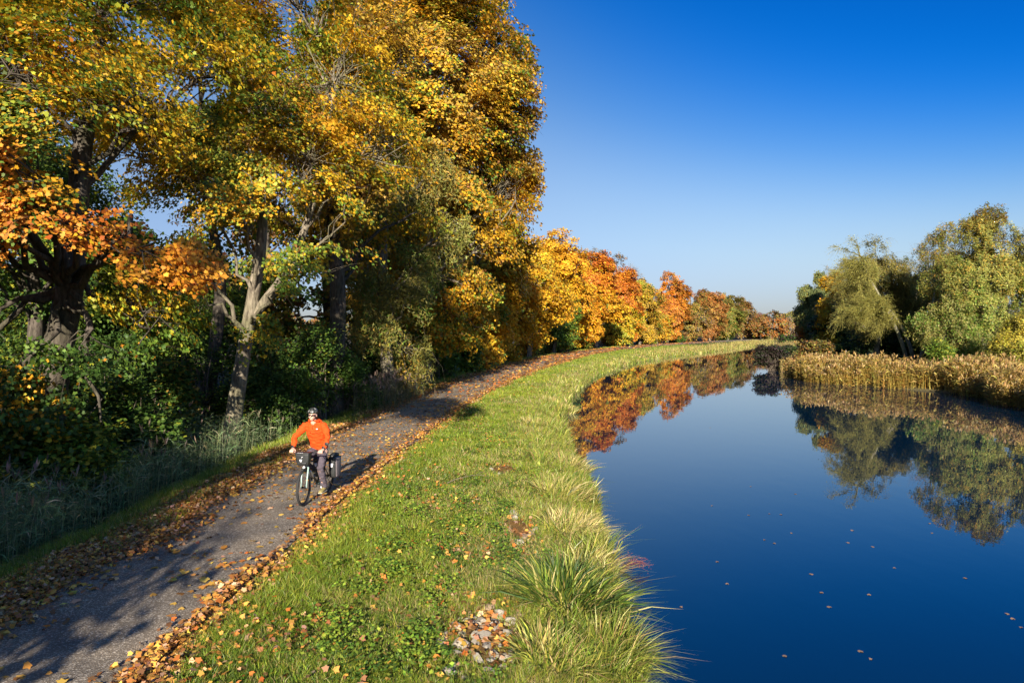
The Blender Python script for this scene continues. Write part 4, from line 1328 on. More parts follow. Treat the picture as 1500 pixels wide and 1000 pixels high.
# --- right bank -------------------------------------------------------------------
G_R = 'trees on the right bank'
def rtree(name, lb, px, d_, top, hw, pal, pw, seed, lo=.5, rz=.5, **kw):
    Ht = (CAM_H + (482 - top) / 1000 * d_) * .955
    a = dict(nlobe=30, ncl=900, per=60, cr=.6, lsize=.24, tmpl=NARROW * (1.6, 1), hang=.7, twig=.5, extra_tips=300, bark=M_BARK_P, twigmat=M_TWIG_O)
    a.update(kw)
    return tree(name, lb, 'tree', px2(px, d_), d_, Ht, .28, crown=(0, 0, Ht * lo, hw, hw * .8, Ht * rz), pal=pal, pw=pw, seed=seed, group=G_R, **a)


rtree('birch_tree', 'grey-green weeping tree at the left end of the right bank trees', 1196, 92, 393, 2.7, (GRE, PAL, OLI), (2, 1, 1), 401, hang=.9)
rtree('maple_tree', 'small rust-orange tree below the grey-green weeping one', 1184, 95, 452, 1.5, (ORA, RUS, BRO), (1, 1.4, 1), 402, hang=0, tmpl=OVAL * (1.5, 1), ncl=220, lsize=.3, lo=.55, rz=.45, twigmat=M_TWIG)
rtree('maple_tree', 'bright yellow-leaved tree squeezed between grey-green and olive trees', 1222, 84, 396, 2.3, (YEL, GOLD, LIM, DGR), (2, 1.2, 1, .6), 403, hang=0, tmpl=OVAL * (1.5, 1), ncl=420, lsize=.26, lo=.55, rz=.45, twigmat=M_TWIG)
rtree('spruce_tree', 'dark green tree below the bright yellow leaves on the right bank', 1218, 86, 440, 3.4, (DGR, (.03, .055, .02)), (1, 1), 404, hang=0, tmpl=OVAL, ncl=420, lsize=.3, lo=.45, rz=.5, twigmat=M_TWIG)
rtree('willow_tree', 'leaning willow with pale stems, its olive boughs sweeping down to the left', 1283, 74, 352, 5.4, (OLI, (.24, .21, .05), OCH, GRN), (2, 2, .6, .4), 405, lo=.60, rz=.42, ncl=1500, per=44, lsize=.2, hang=.4, extra_tips=3500)
rtree('willow_tree', 'olive-brown willow behind the leaning one, right of its stems', 1345, 75, 352, 5.6, (OLI, (.24, .21, .05), GRN, BRO), (2, 1.5, 1, .5), 406, ncl=1500, per=50, lsize=.22, hang=.4, extra_tips=1800, lo=.55, rz=.47)
bare(1372, 79, 345, 3.4, 'leafless dark-twigged tree behind the willows and left of the tall yellow-green one', 407, M_TWIG, G_R)
rtree('poplar_tree', 'tall yellow-green tree with silvery leaves, highest of the right bank', 1440, 61, 303, 5.2, (PAL, (.26, .25, .05), OCH, GRN), hmix((1.6, 1.2, .2, 1.8), (1.2, 1.6, 1.6, .3), 3, 12), 408, ncl=2300, per=60, lsize=.2, hang=.35, lo=.53, rz=.5, extra_tips=600)
rtree('poplar_tree', 'yellow-green tree cut by the right edge of the view', 1530, 60, 333, 4.6, (PAL, OLI, GRN), (1.6, 1.4, 1), 409, ncl=1200, per=56, lsize=.2, hang=.35)
rtree('willow_tree', 'silvery green willow low between the leaning willow and the tall tree', 1388, 60, 425, 3.2, ((.24, .23, .06), OLI, GRN), (1.6, 1.4, 1.4), 410, ncl=700, per=50, lsize=.2, hang=.5)
rtree('hazel_tree', 'small yellow-leaved tree in front of the right edge tree', 1488, 52, 455, 2.2, ((.40, .33, .04), LIM, OLI), (2, 1.4, .8), 411, hang=0.1, tmpl=OVAL * (1.4, 1), ncl=480, per=50, lsize=.14)
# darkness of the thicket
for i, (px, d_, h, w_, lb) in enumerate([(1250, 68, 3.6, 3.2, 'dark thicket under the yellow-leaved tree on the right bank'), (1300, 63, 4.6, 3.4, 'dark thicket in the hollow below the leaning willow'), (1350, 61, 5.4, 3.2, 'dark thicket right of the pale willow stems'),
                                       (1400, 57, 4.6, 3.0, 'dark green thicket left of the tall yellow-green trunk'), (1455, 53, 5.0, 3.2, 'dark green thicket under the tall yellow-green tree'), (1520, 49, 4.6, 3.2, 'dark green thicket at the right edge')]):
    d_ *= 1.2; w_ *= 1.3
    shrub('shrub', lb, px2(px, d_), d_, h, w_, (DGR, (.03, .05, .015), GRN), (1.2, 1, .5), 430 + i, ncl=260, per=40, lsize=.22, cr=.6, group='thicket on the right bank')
shrub('shrub', 'green drooping shrub beside the reeds below the silvery willow', px2(1385, 54), 54, 2.8, 1.9, (GRN, PAL, LIM), (1.5, 1, .8), 440, ncl=240, per=44, lsize=.17, cr=.4, tmpl=NARROW * (2, 1), group='thicket on the right bank')
shrub('shrub', 'yellowish leafy shrub behind the reeds at the right edge', px2(1492, 50), 50, 2.6, 2.2, ((.34, .30, .05), OLI, LIM), (1.5, 1, 1), 441, ncl=260, per=44, lsize=.13, cr=.36, group='thicket on the right bank')
# bushes at the waterline in the middle distance
shrub('shrub', 'rounded dark bush overhanging the water at the canal bend', px2(1133, 69), 69, 2.9, 2.0, ((.05, .035, .03), (.04, .05, .02)), (1.4, .8), 450, ncl=300, per=40, lsize=.2, cr=.4, z0=WATER_Z + .05, group='bushes at the canal bend')
shrub('shrub', 'brown leafy bush at the waterline where the tan reeds begin', px2(1190, 66), 66, 2.9, 2.1, (OLI, BRO, (.07, .06, .03)), (1.2, 1.2, 1), 451, ncl=260, per=40, lsize=.2, cr=.45, group='bushes at the canal bend')
shrub('shrub', 'small dark green bush between the rounded dark bush and the brown one', px2(1162, 74), 74, 1.9, 2.0, (DGR, (.05, .05, .025)), (1, 1), 452, ncl=220, per=40, lsize=.22, cr=.45, group='bushes at the canal bend')
shrub('shrub', 'tiny dark bush on the meadow beyond the rounded dark bush', px2(1153, 150), 150, 3.4, 2.6, ((.06, .035, .03), DGR), (1, .6), 453, ncl=120, per=30, lsize=.4, cr=.6, group='bushes at the canal bend')

# the leaning willow's sweep of low boughs and its pale stems
def willow_sweep():
    d_ = 67.0
    bx, by = px2(1332, d_), d_
    zg = float(ground_z(np.array([bx]), np.array([by]))[0])
    root = tag(empty('fallen_willow', (bx, by, zg)), 'half-fallen willow: two pale slanting stems, yellow-green twigs trailing left to the reeds', 'tree', G_R)
    K = 1.2
    A = polyline([(0, 0, -.4, .20), (-.7, 0, 2.0, .17), (-2.0, 0, 4.6, .14), (-3.3, -.1, 6.8, .10), (-4.1, -.2, 8.6, .03)], 15)
    B = polyline([(.7, .2, -.4, .18), (-.1, .2, 2.2, .16), (-1.5, 0, 4.3, .13), (-3.0, -.3, 4.7, .10), (-4.4, -.6, 4.2, .05)], 15)
    Dd = polyline([(1.0, .4, -.4, .16), (1.8, .4, 3, .13), (2.4, .5, 6, .09), (2.2, .6, 9, .04)], 15)
    for t in (A, B, Dd): t[:, :3] *= K
    V, F = merge([batch_tubes(t[None, :, :3], t[None, :, 3], 10) for t in (A, B, Dd)])
    mesh_quads('trunk', V, F, root, M_BARK_P)
    r = np.random.default_rng(77)
    segs = []
    main = []
    for T, k0, n_ in ((A, 8, 46), (B, 8, 44)):
        for i in range(n_):
            k = r.integers(k0, 15); p = T[k, :3]
            L_ = r.uniform(1.2, 3.9); el = r.uniform(-.25, .75) if T is A else r.uniform(-.3, .5)
            az = r.uniform(math.pi * .6, math.pi * 1.5)
            s = np.linspace(0, 1, 8)
            q = np.stack([p[0] + math.cos(az) * L_ * s, p[1] + math.sin(az) * L_ * .6 * s, p[2] + (math.sin(el) * L_ * s - (.16 * L_) * s ** 2 * r.uniform(1, 3))], -1)
            q[1:] += r.normal(size=(7, 3)) * .05
            q[:, 2] = np.maximum(q[:, 2], .9)
            main.append(q)
    main = np.array(main)
    V1, F1 = batch_tubes(main, np.tile(np.linspace(.05, .012, 8), (len(main), 1)), 4)
    n = 6500
    i = r.integers(0, len(main), n); k = r.integers(1, 8, n)
    p = main[i, k]
    d0 = unit(main[i, k] - main[i, k - 1])
    dd = unit(d0 + r.normal(size=(n, 3)) * .45 + (-.2, 0, .05))
    L_ = r.uniform(.4, 1.3, n)
    s = np.linspace(0, 1, 4)[None, :, None]
    tt = p[:, None] + dd[:, None] * s * L_[:, None, None]
    tt[:, :, 2] -= s[..., 0] ** 2 * (L_ * r.uniform(.1, .6, n))[:, None]
    V2, F2 = batch_tubes(tt, np.tile(np.array([.012, .01, .008, .004]), (n, 1)), 3)
    V, F = merge([(V1, F1), (V2, F2)])
    mesh_quads('branches', V, F, root, simple('willow_twig', (.24, .21, .04), .7, noise=.35, scale=2))
    q = tt[:, 1:].reshape(-1, 3); q = q[r.uniform(size=len(q)) < .8]; q = q + r.normal(size=q.shape) * .09
    m = len(q)
    c = np.array([OLI, (.26, .25, .05), (.15, .17, .04)])[r.integers(0, 3, m)] * r.lognormal(0, .2, (m, 1))
    mesh_k('crown', leaf_verts(q, unit(r.normal(size=(m, 3))), r.uniform(.10, .2, m), NARROW * (1.5, 1), r), 4, c, root, M_LEAF)
willow_sweep()

# trees beside and behind the viewpoint: they throw the shade seen on the path
G_SH = 'trees on the left behind the viewpoint'
for i, (x, y, Ht, hw) in enumerate(SHADERS):
    tree('maple_tree', 'maple left of the path behind the viewpoint, casting shade', 'tree', x, y, Ht, .35, crown=(0, 0, Ht * .58, hw, hw, Ht * .45), nlobe=16, ncl=420, per=30, cr=.8, lsize=.26, tmpl=OVAL * (1.4, 1),
         pal=(YEL, GRN, GOLD), pw=(1, 1, 1), seed=500 + i, group=G_SH, twig=.3)

tree('maple_tree', 'unseen tall thin maple added behind the viewpoint, crown shaped to shade the path', 'tree', -7.8, -6.5, 15, .25,  # unseen tree added, its leaning crown shaped to cast a shade band
     trunk=[(0, 0, -.4, .3), (0, 0, 5, .24), (.4, 0, 10, .18), (1.4, 0, 14, .05)], lobes=[(1.0, 0, 14, 1.2), (2.0, .3, 13.4, 1.3), (3.2, -.2, 13.6, 1.1), (3.0, .8, 12.6, .8), (4.2, .3, 13.0, .9), (0, 0, 13.4, 1.0)],
     ncl=230, per=34, cr=.6, lsize=.2, pal=(YEL, GOLD), pw=(1, 1), seed=520, group=G_SH, limb_lo=.8)
# ------------------------------------------------------------------ cyclist and bicycle
import bmesh


def loft(pts, sides=16, ref=(1, 0, 0)):
    """closed tube through (x,y,z,rx,ry); returns V, tri/quads as list of tuples"""
    w_ = max(len(q) for q in pts)
    pts = [tuple(q) + (q[3],) * (w_ - len(q)) for q in pts]
    p = np.array(pts, float)
    if p.shape[1] == 4: p = np.concatenate([p, p[:, 3:4]], 1)
    n = len(p)
    T = unit(np.gradient(p[:, :3], axis=0))
    Rf = np.broadcast_to(np.array(ref, float), T.shape)
    U = unit(Rf - T * (Rf * T).sum(1, keepdims=True)); W = np.cross(T, U)
    an = np.arange(sides) * 2 * math.pi / sides
    V = (p[:, None, :3] + U[:, None] * (np.cos(an)[None, :, None] * p[:, 3][:, None, None]) + W[:, None] * (np.sin(an)[None, :, None] * p[:, 4][:, None, None])).reshape(-1, 3)
    F = [(i * sides + k, i * sides + (k + 1) % sides, (i + 1) * sides + (k + 1) % sides, (i + 1) * sides + k) for i in range(n - 1) for k in range(sides)]
    c0 = p[0, :3] - T[0] * min(p[0, 3], p[0, 4]) * .5; c1 = p[-1, :3] + T[-1] * min(p[-1, 3], p[-1, 4]) * .5
    V = np.concatenate([V, [c0, c1]])
    F += [((k + 1) % sides, k, n * sides) for k in range(sides)]
    F += [((n - 1) * sides + k, (n - 1) * sides + (k + 1) % sides, n * sides + 1) for k in range(sides)]
    return V.tolist(), F


def ball(c, r, rot=None, seg=20):
    bm = bmesh.new(); bmesh.ops.create_uvsphere(bm, u_segments=seg, v_segments=seg // 2, radius=1)
    M = Matrix.Translation(c) @ (rot or Matrix.Identity(4)) @ Matrix.Diagonal((*r, 1))
    bm.transform(M)
    V = [tuple(v.co) for v in bm.verts]; F = [tuple(v.index for v in f.verts) for f in bm.faces]
    bm.free(); return V, F


def box(c, s, bev=.0, taper=1.0, seg=3, rot=None):
    bm = bmesh.new(); bmesh.ops.create_cube(bm, size=1)
    for v in bm.verts:
        v.co.x *= s[0] * (taper if v.co.z < 0 else 1); v.co.y *= s[1] * (taper if v.co.z < 0 else 1); v.co.z *= s[2]
    if bev: bmesh.ops.bevel(bm, geom=bm.edges[:], offset=bev, segments=seg, affect='EDGES', profile=.5)
    bm.transform(Matrix.Translation(c) @ (rot or Matrix.Identity(4)))
    bm.verts.index_update()
    V = [tuple(v.co) for v in bm.verts]; F = [tuple(v.index for v in f.verts) for f in bm.faces]
    bm.free(); return V, F


def tor(c, R1, r1, axis='x', seg=64, s2=10):
    V, F = [], []
    for i in range(seg):
        a = 2 * math.pi * i / seg
        for j in range(s2):
            b = 2 * math.pi * j / s2
            q = R1 + r1 * math.cos(b)
            V.append((c[0] + r1 * math.sin(b), c[1] + q * math.cos(a), c[2] + q * math.sin(a)))
            F.append((i * s2 + j, ((i + 1) % seg) * s2 + j, ((i + 1) % seg) * s2 + (j + 1) % s2, i * s2 + (j + 1) % s2))
    return V, F


def obj(name, parts, mat, parent, smooth=True, remesh=None, sm=0, wr=0.0):
    V, F = [], []
    for v, f in parts:
        o = len(V); V += list(map(tuple, v)); F += [tuple(i + o for i in q) for q in f]
    me = bpy.data.meshes.new(name); me.from_pydata(V, [], F); me.update()
    if remesh:
        t = bpy.data.objects.new('tmp', me); C.objects.link(t)
        bm = bmesh.new(); bm.from_mesh(me); bmesh.ops.recalc_face_normals(bm, faces=bm.faces[:]); bm.to_mesh(me); bm.free()
        m = t.modifiers.new('r', 'REMESH'); m.mode = 'VOXEL'; m.voxel_size = remesh
        if sm:
            s = t.modifiers.new('s', 'SMOOTH'); s.iterations = sm; s.factor = .5
        dg = bpy.context.evaluated_depsgraph_get(); dg.update()
        me = bpy.data.meshes.new_from_object(t.evaluated_get(dg)); me.name = name
        bpy.data.objects.remove(t)
    if wr:
        co = np.zeros(len(me.vertices) * 3); me.vertices.foreach_get('co', co); co = co.reshape(-1, 3)
        nn = np.zeros(len(me.vertices) * 3); me.vertices.foreach_get('normal', nn); nn = nn.reshape(-1, 3)
        d = sn(co * (1, 1, 2.0), .16, 5) * wr + sn(co * (2.0, 1, 3.2), .11, 8) * wr * .6
        me.vertices.foreach_set('co', (co + nn * d[:, None]).ravel())
    me.polygons.foreach_set('use_smooth', [smooth] * len(me.polygons))
    me.update()
    return link(name, me, parent, mat)


K_BLACK = simple('black_rubber', (.015, .015, .015), .6)
K_TYRE = simple('tyre_rubber', (.022, .021, .02), .8, noise=.3, scale=60)
K_ALU = simple('aluminium', (.45, .45, .45), .3, 1.0)
K_DARK = simple('black_metal', (.02, .02, .022), .35, .4)
K_FRAME = simple('dark_green_paint', (.015, .03, .03), .3)
K_FORK = simple('pale_green_paint', (.30, .42, .38), .3)
K_BAG = simple('black_tarpaulin', (.022, .024, .024), .5, noise=.3, scale=20)
K_BAGG = simple('grey_fabric', (.17, .145, .15), .7, noise=.15, scale=40)
K_WHITE = simple('white_reflector', (.8, .8, .8), .3)
K_ORANGE = simple('orange_fabric', (.66, .068, .008), .8, noise=.07, scale=25, bump=.15, spec=.2)
K_ORANGE_D = simple('orange_seam', (.45, .05, .008), .8)
K_TROU = simple('plum_grey_fabric', (.085, .07, .085), .85, noise=.12, scale=30, spec=.2)
K_SKIN = simple('skin', (.62, .36, .26), .5, noise=.06, scale=15)
K_SHOE = simple('olive_suede', (.26, .21, .07), .9, noise=.2, scale=40)
K_SOLE = simple('pale_sole', (.4, .36, .26), .8)
K_GLASS = simple('dark_lens', (.01, .01, .014), .08)
K_LAMP = simple('green_screen', (.1, .8, .2), .4, emit=((.2, 1, .3), 1.2))
K_HELM = simple('mottled_helmet', (.03, .035, .028), .4)
nt = K_HELM.node_tree
p_ = [n for n in nt.nodes if n.type == 'BSDF_PRINCIPLED'][0]
tc = nd(nt, 'ShaderNodeTexCoord'); vz = nd(nt, 'ShaderNodeTexNoise'); vz.inputs['Scale'].default_value = 26; vz.inputs['Detail'].default_value = 2
nt.links.new(tc.outputs['Object'], vz.inputs['Vector'])
rr = ramp(nt, [(.45, (.012, .014, .012)), (.56, (.045, .05, .04)), (.66, (.20, .19, .18))], vz.outputs[0]); nt.links.new(rr.outputs[0], p_.inputs['Base Color'])

fx, fy = gp(445, 741, .03)
RZ = R(-8)
ox = fx - math.sin(RZ) * .55
oy = fy + math.cos(RZ) * .55
ZP = .04
bike = tag(empty('bicycle', (ox, oy, ZP), RZ), 'trekking bicycle with pale green fork ridden towards the viewer on the asphalt path', 'bicycle')


def wheel(y, steer=0.0):
    w_ = empty('wheel'); w_.parent = bike; w_.location = (0, y, .352); w_.rotation_euler = (0, 0, steer)
    obj('tyre', [tor((0, 0, 0), .328, .025, seg=72, s2=12)], K_TYRE, w_)
    obj('rim', [tor((0, 0, 0), .300, .011, seg=72, s2=8)], K_DARK, w_)
    P, Rr = [], []
    for i in range(28):
        a = 2 * math.pi * i / 28; s = .03 if i % 2 else -.03
        P.append([(s, .02 * math.cos(a + .9), .02 * math.sin(a + .9)), (0, .3 * math.cos(a), .3 * math.sin(a))]); Rr.append([.0014, .0014])
    V, F = batch_tubes(np.array(P), np.array(Rr), 4)
    mesh_quads('spokes', V, F, w_, K_ALU)
    obj('hub', [loft([(-.045, 0, 0, .022), (-.03, 0, 0, .03), (-.01, 0, 0, .02), (.01, 0, 0, .02), (.03, 0, 0, .03), (.045, 0, 0, .022)], 12, (0, 1, 0)), tor((.035, 0, 0), .08, .003, seg=32, s2=6)], K_DARK, w_)
    return w_


ST = R(4)
wheel(-.55, ST); wheel(.55)
T = lambda *p, s=10: loft(p, s)
obj('frame', [T((0, -.36, .66, .022), (0, .10, .30, .024)), T((0, -.33, .82, .018), (0, .20, .74, .018)), T((0, .10, .28, .018), (0, .24, .86, .017)),
              loft([(0, -.39, .62, .026), (0, -.32, .88, .026)], 12), T((.05, .55, .352, .009), (.03, .12, .30, .011)), T((-.05, .55, .352, .009), (-.03, .12, .30, .011)),
              T((.05, .55, .352, .008), (.02, .19, .72, .009)), T((-.05, .55, .352, .008), (-.02, .19, .72, .009)), loft([(-.04, .10, .29, .024), (.04, .10, .29, .024)], 12, (0, 1, 0))], K_FRAME, bike)
fk = obj('fork', [T((.052, 0, 0, .012), (.058, .05, .22, .016), (.05, .12, .36, .017), (.0, .16, .40, .024)), T((-.052, 0, 0, .012), (-.058, .05, .22, .016), (-.05, .12, .36, .017), (.0, .16, .40, .024))], K_FORK, bike)
fk.location = (0, -.55, .352)
fk.rotation_euler = (0, 0, ST)
lamp = obj('headlight', [loft([(0, -.50, .735, .02), (0, -.53, .74, .024), (0, -.545, .742, .02)], 12), ], K_WHITE, bike)
obj('mudguard', [([(sx * .024, -.55 + .365 * math.cos(a), .352 + .365 * math.sin(a)) for a in np.linspace(.2, 1.75, 14) for sx in (-1, 1)],
                  [(2 * i, 2 * i + 1, 2 * i + 3, 2 * i + 2) for i in range(13)]),
                 ([(sx * .026, .55 + .37 * math.cos(a), .352 + .37 * math.sin(a)) for a in np.linspace(-.2, 2.4, 20) for sx in (-1, 1)],
                  [(2 * i, 2 * i + 1, 2 * i + 3, 2 * i + 2) for i in range(19)])], K_DARK, bike)
hb = obj('handlebar', [loft([(-.33, -.385, 1.02, .011), (-.2, -.41, 1.02, .012), (-.06, -.42, 1.0, .016), (.06, -.42, 1.0, .016), (.2, -.41, 1.02, .012), (.33, -.385, 1.02, .011)], 10, (0, 0, 1)), T((0, -.32, .87, .017), (0, -.33, .96, .017), (0, -.41, 1.0, .018))], K_DARK, bike)
for s in (-1, 1):
    obj('grip', [loft([(s * .24, -.405, 1.02, .017), (s * .345, -.383, 1.02, .017)], 12, (0, 0, 1))], K_BLACK, hb)
    obj('brake_lever', [loft([(s * .2, -.43, 1.01, .007), (s * .24, -.47, .985, .006), (s * .32, -.475, .97, .005)], 8, (0, 0, 1))], K_DARK, hb)
mr = obj('mirror', [loft([(.345, -.385, 1.03, .005), (.40, -.40, 1.10, .005), (.405, -.40, 1.15, .005)], 8)], K_DARK, bike)
obj('mirror_glass', [ball((.405, -.405, 1.18), (.045, .012, .035))], K_BLACK, mr)
obj('display', [box((.075, -.47, 1.00), (.05, .02, .03), .006)], K_DARK, bike)
obj('lamp', [ball((.085, -.495, .955), (.012, .006, .012))], K_LAMP, bike)
obj('saddle', [loft([(0, -.02, .955, .018, .015), (0, .08, .96, .03, .018), (0, .2, .965, .065, .025), (0, .29, .97, .075, .025), (0, .31, .965, .05, .02)], 14)], K_BLACK, bike)
obj('seat_post', [T((0, .24, .84, .014), (0, .265, .95, .014))], K_ALU, bike)
cr = obj('crank', [T((.065, .10, .29, .012), (.085, .065, .125, .011)), T((-.065, .10, .29, .012), (-.085, .135, .455, .011)), tor((-.055, .10, .29), .085, .006, seg=40, s2=6)], K_ALU, bike)
obj('pedal', [box((.13, .06, .12), (.09, .09, .022), .005)], K_DARK, cr)
obj('pedal', [box((-.13, .14, .46), (.09, .09, .022), .005)], K_DARK, cr)
obj('rear_rack', [T((.06, .35, .74, .006), (.06, .80, .74, .006)), T((-.06, .35, .74, .006), (-.06, .80, .74, .006)), T((.06, .70, .74, .006), (.07, .56, .36, .006)), T((-.06, .70, .74, .006), (-.07, .56, .36, .006)),
                  loft([(-.06, .8, .74, .006), (.06, .8, .74, .006)], 8, (0, 0, 1)), loft([(-.06, .5, .74, .006), (.06, .5, .74, .006)], 8, (0, 0, 1)), T((.03, .19, .72, .006), (.06, .38, .74, .006))], K_DARK, bike)
obj('chain', [([(-.055, .10 + .6 * 0, .375), (-.055, .55, .385), (-.05, .55, .378), (-.05, .10, .368)], [(0, 1, 2, 3)]), ([(-.055, .10, .205), (-.055, .55, .31), (-.05, .55, .303), (-.05, .10, .198)], [(0, 1, 2, 3)])], K_DARK, bike)
obj('kickstand', [T((.06, .42, .33, .008), (.11, .60, .15, .007))], K_ALU, bike)

# bags carried on the bicycle
bg_ = tag(empty('handlebar_bag', (ox, oy, ZP), RZ), 'black tapered handlebar bag with white lettering below the rider hands', 'bag')
obj('bag_body', [box((0, -.545, .905), (.29, .17, .24), .03, taper=.78, seg=4)], K_BAG, bg_)
obj('lid', [box((0, -.545, 1.022), (.285, .185, .03), .012)], K_BAG, bg_)
strokes = []
for i in range(6):
    xx = -.075 + i * .020
    strokes.append(box((xx, -.6345, 1.03 + .002 * math.sin(i)), (.004, .003, .02)))
    if i % 2 == 0: strokes.append(box((xx + .007, -.6345, 1.036), (.012, .003, .004)))
    strokes.append(box((xx + .006, -.6345, 1.024), (.011, .003, .004)))
obj('lettering', strokes, K_WHITE, bg_)
obj('buckle', [loft([(-.05, -.635, .955, .006), (0, -.64, .948, .009), (.04, -.635, .96, .005)], 8, (0, 0, 1))], K_ALU, bg_)
obj('reflector', [box((-.02, -.628, .885), (.05, .006, .045), .002, taper=.6)], K_WHITE, bg_)
obj('pouch', [box((0, -.60, .825), (.21, .10, .055), .02, taper=.75)], K_BAG, bg_)
for s in (1, -1):
    pn = tag(empty('pannier', (ox, oy, ZP), RZ), 'grey pannier with white badge hanging on the %s side of the rear wheel' % ('nearer' if s > 0 else 'far, half hidden'), 'bag', 'panniers on the bicycle')
    obj('bag_body', [box((s * .165, .56, .55), (.16, .32, .44), .045, taper=.88, seg=4)], K_BAG, pn)
    obj('side_panel', [box((s * .245, .57, .55), (.025, .27, .40), .012, taper=.9)], K_BAGG, pn)
    obj('badge', [box((s * .17, .392, .60), (.07, .012, .075), .003, taper=.55)], K_WHITE, pn)
    obj('lid', [loft([(s * .165, .41, .78, .05, .03), (s * .165, .56, .80, .07, .04), (s * .165, .71, .78, .05, .03)], 12)], K_BAG, pn)
bt = tag(empty('water_bottle', (ox, oy, ZP), RZ), 'silver water bottle held on the bicycle frame', 'bottle')
obj('bottle_body', [loft([(0.02, -.20, .50, .036), (0.02, -.23, .52, .037), (.02, -.29, .585, .037), (.02, -.33, .625, .032), (.02, -.345, .64, .018)], 14)], simple('steel_bottle', (.35, .37, .42), .3, .7), bt)
obj('cap', [loft([(.02, -.345, .64, .02), (.02, -.362, .66, .018)], 12)], K_BLACK, bt)

# the rider -------------------------------------------------------------------
per = tag(empty('person', (ox, oy, ZP), RZ), 'cyclist in a bright orange jacket, dark trousers, helmet and dark sunglasses riding along the path', 'person')


def hand(s):
    out = []
    cx, cy, cz = s * .298, -.392, 1.02
    out.append(loft([(s * .315, -.335, 1.075, .028, .02), (s * .308, -.36, 1.062, .034, .019), (s * .300, -.395, 1.052, .043, .018), (s * .297, -.42, 1.046, .041, .014)], 14))
    for i in range(4):
        dx = (-.033 + i * .022) * s
        ln = (.92, 1.0, .96, .8)[i]
        x = cx + dx
        out.append(loft([(x, -.415, 1.048, .0098), (x, -.436, 1.040, .0092), (x, -.447 * 1, 1.022 - .002 * i, .0088), (x, -.440, 1.004, .0085), (x, -.424 + .004 * ln, .994, .008), (x, -.408, .993 + .002 * i, .0072)], 10))
    out.append(loft([(cx - s * .04, -.375, 1.05, .013), (cx - s * .058, -.395, 1.035, .011), (cx - s * .062, -.415, 1.015, .010), (cx - s * .055, -.425, 1.0, .0085)], 10))
    return out


HC = Vector((0, -.125, 1.70))
head = [loft([(0, -.07, 1.50, .058, .062), (0, -.085, 1.55, .056, .06), (0, -.10, 1.61, .058, .064)], 16),
        ball((0, -.115, 1.735), (.074, .092, .09)), ball((0, -.145, 1.675), (.060, .068, .072)), ball((0, -.175, 1.625), (.034, .034, .026)),
        ball((0, -.20, 1.705), (.055, .018, .018)),
        loft([(0, -.208, 1.718, .009), (0, -.225, 1.695, .012), (0, -.236, 1.678, .015), (0, -.222, 1.668, .014)], 10),
        ball((0, -.206, 1.645), (.027, .012, .006)), ball((0, -.204, 1.634), (.022, .012, .006)),
        ball((.034, -.19, 1.672), (.022, .02, .02)), ball((-.034, -.19, 1.672), (.022, .02, .02)),
        ball((.074, -.11, 1.695), (.010, .020, .032)), ball((-.074, -.11, 1.695), (.010, .020, .032))]
core = [loft([(0, .20, .92, .14, .10), (0, .18, 1.05, .135, .095), (0, .10, 1.22, .13, .09), (0, .02, 1.38, .15, .10), (0, -.05, 1.50, .10, .07)], 20)]
limbs_ = []
for s in (-1, 1):
    limbs_.append(loft([(s * .12, -.01, 1.46, .045), (s * .19, -.04, 1.45, .042), (s * .26, -.10, 1.38, .038), (s * .335, -.185, 1.27, .034), (s * .335, -.25, 1.19, .033), (s * .315, -.335, 1.08, .025)], 12))
limbs_.append(loft([(.10, .17, .95, .085), (.11, .05, .78, .072), (.12, -.07, .61, .052), (.125, .0, .45, .05), (.13, .09, .24, .035), (.13, .10, .17, .034)], 14))
limbs_.append(loft([(-.10, .17, .95, .085), (-.12, -.02, .87, .072), (-.14, -.19, .79, .053), (-.14, -.05, .68, .05), (-.135, .14, .56, .036), (-.135, .17, .51, .034)], 14))
obj('body', head + core + limbs_ + hand(1) + hand(-1), K_SKIN, per, remesh=.0055, sm=2)
# jacket with hood
jk = [loft([(0, .19, .99, .168, .125), (0, .17, 1.06, .172, .132), (0, .11, 1.20, .178, .14), (0, .04, 1.34, .195, .142), (0, -.02, 1.45, .185, .125), (0, -.055, 1.52, .12, .10), (0, -.065, 1.56, .075, .078)], 28)]
for s in (-1, 1):
    jk.append(loft([(s * .10, .0, 1.475, .085, .08), (s * .19, -.03, 1.475, .078), (s * .26, -.10, 1.38, .067), (s * .335, -.185, 1.27, .058), (s * .335, -.25, 1.19, .055), (s * .325, -.30, 1.12, .047), (s * .318, -.335, 1.085, .038)], 18))
jk.append(tor((0, 0, 0), .075, .028)[0:2])
V, F = jk.pop()
V = [(y * 1.15, -.075 + z * .95 + 0.0, 1.575 - .25 * z + x) for x, y, z in V]
jk.append((V, F))
jk.append(ball((0, .06, 1.53), (.12, .075, .085)))
obj('jacket', jk, K_ORANGE, per, remesh=.008, sm=4, wr=.010)
obj('zip', [loft([(0, -.147, 1.53, .004), (0, -.150, 1.47, .004), (0, -.148, 1.42, .004)], 6)], K_ORANGE_D, per)
for s in (-1, 1):
    obj('pocket', [loft([(s * .05, -.125, 1.385, .004), (s * .06, -.118, 1.34, .004), (s * .10, -.10, 1.325, .004), (s * .13, -.075, 1.335, .004)], 6)], K_ORANGE_D, per)
obj('chest_logo', [box((.085, -.122, 1.425), (.034, .006, .016), .002)], K_WHITE, per)
for s in (-1, 1):
    obj('cuff', [loft([(s * .320, -.318, 1.10, .043), (s * .314, -.348, 1.07, .037)], 16)], K_BLACK, per)
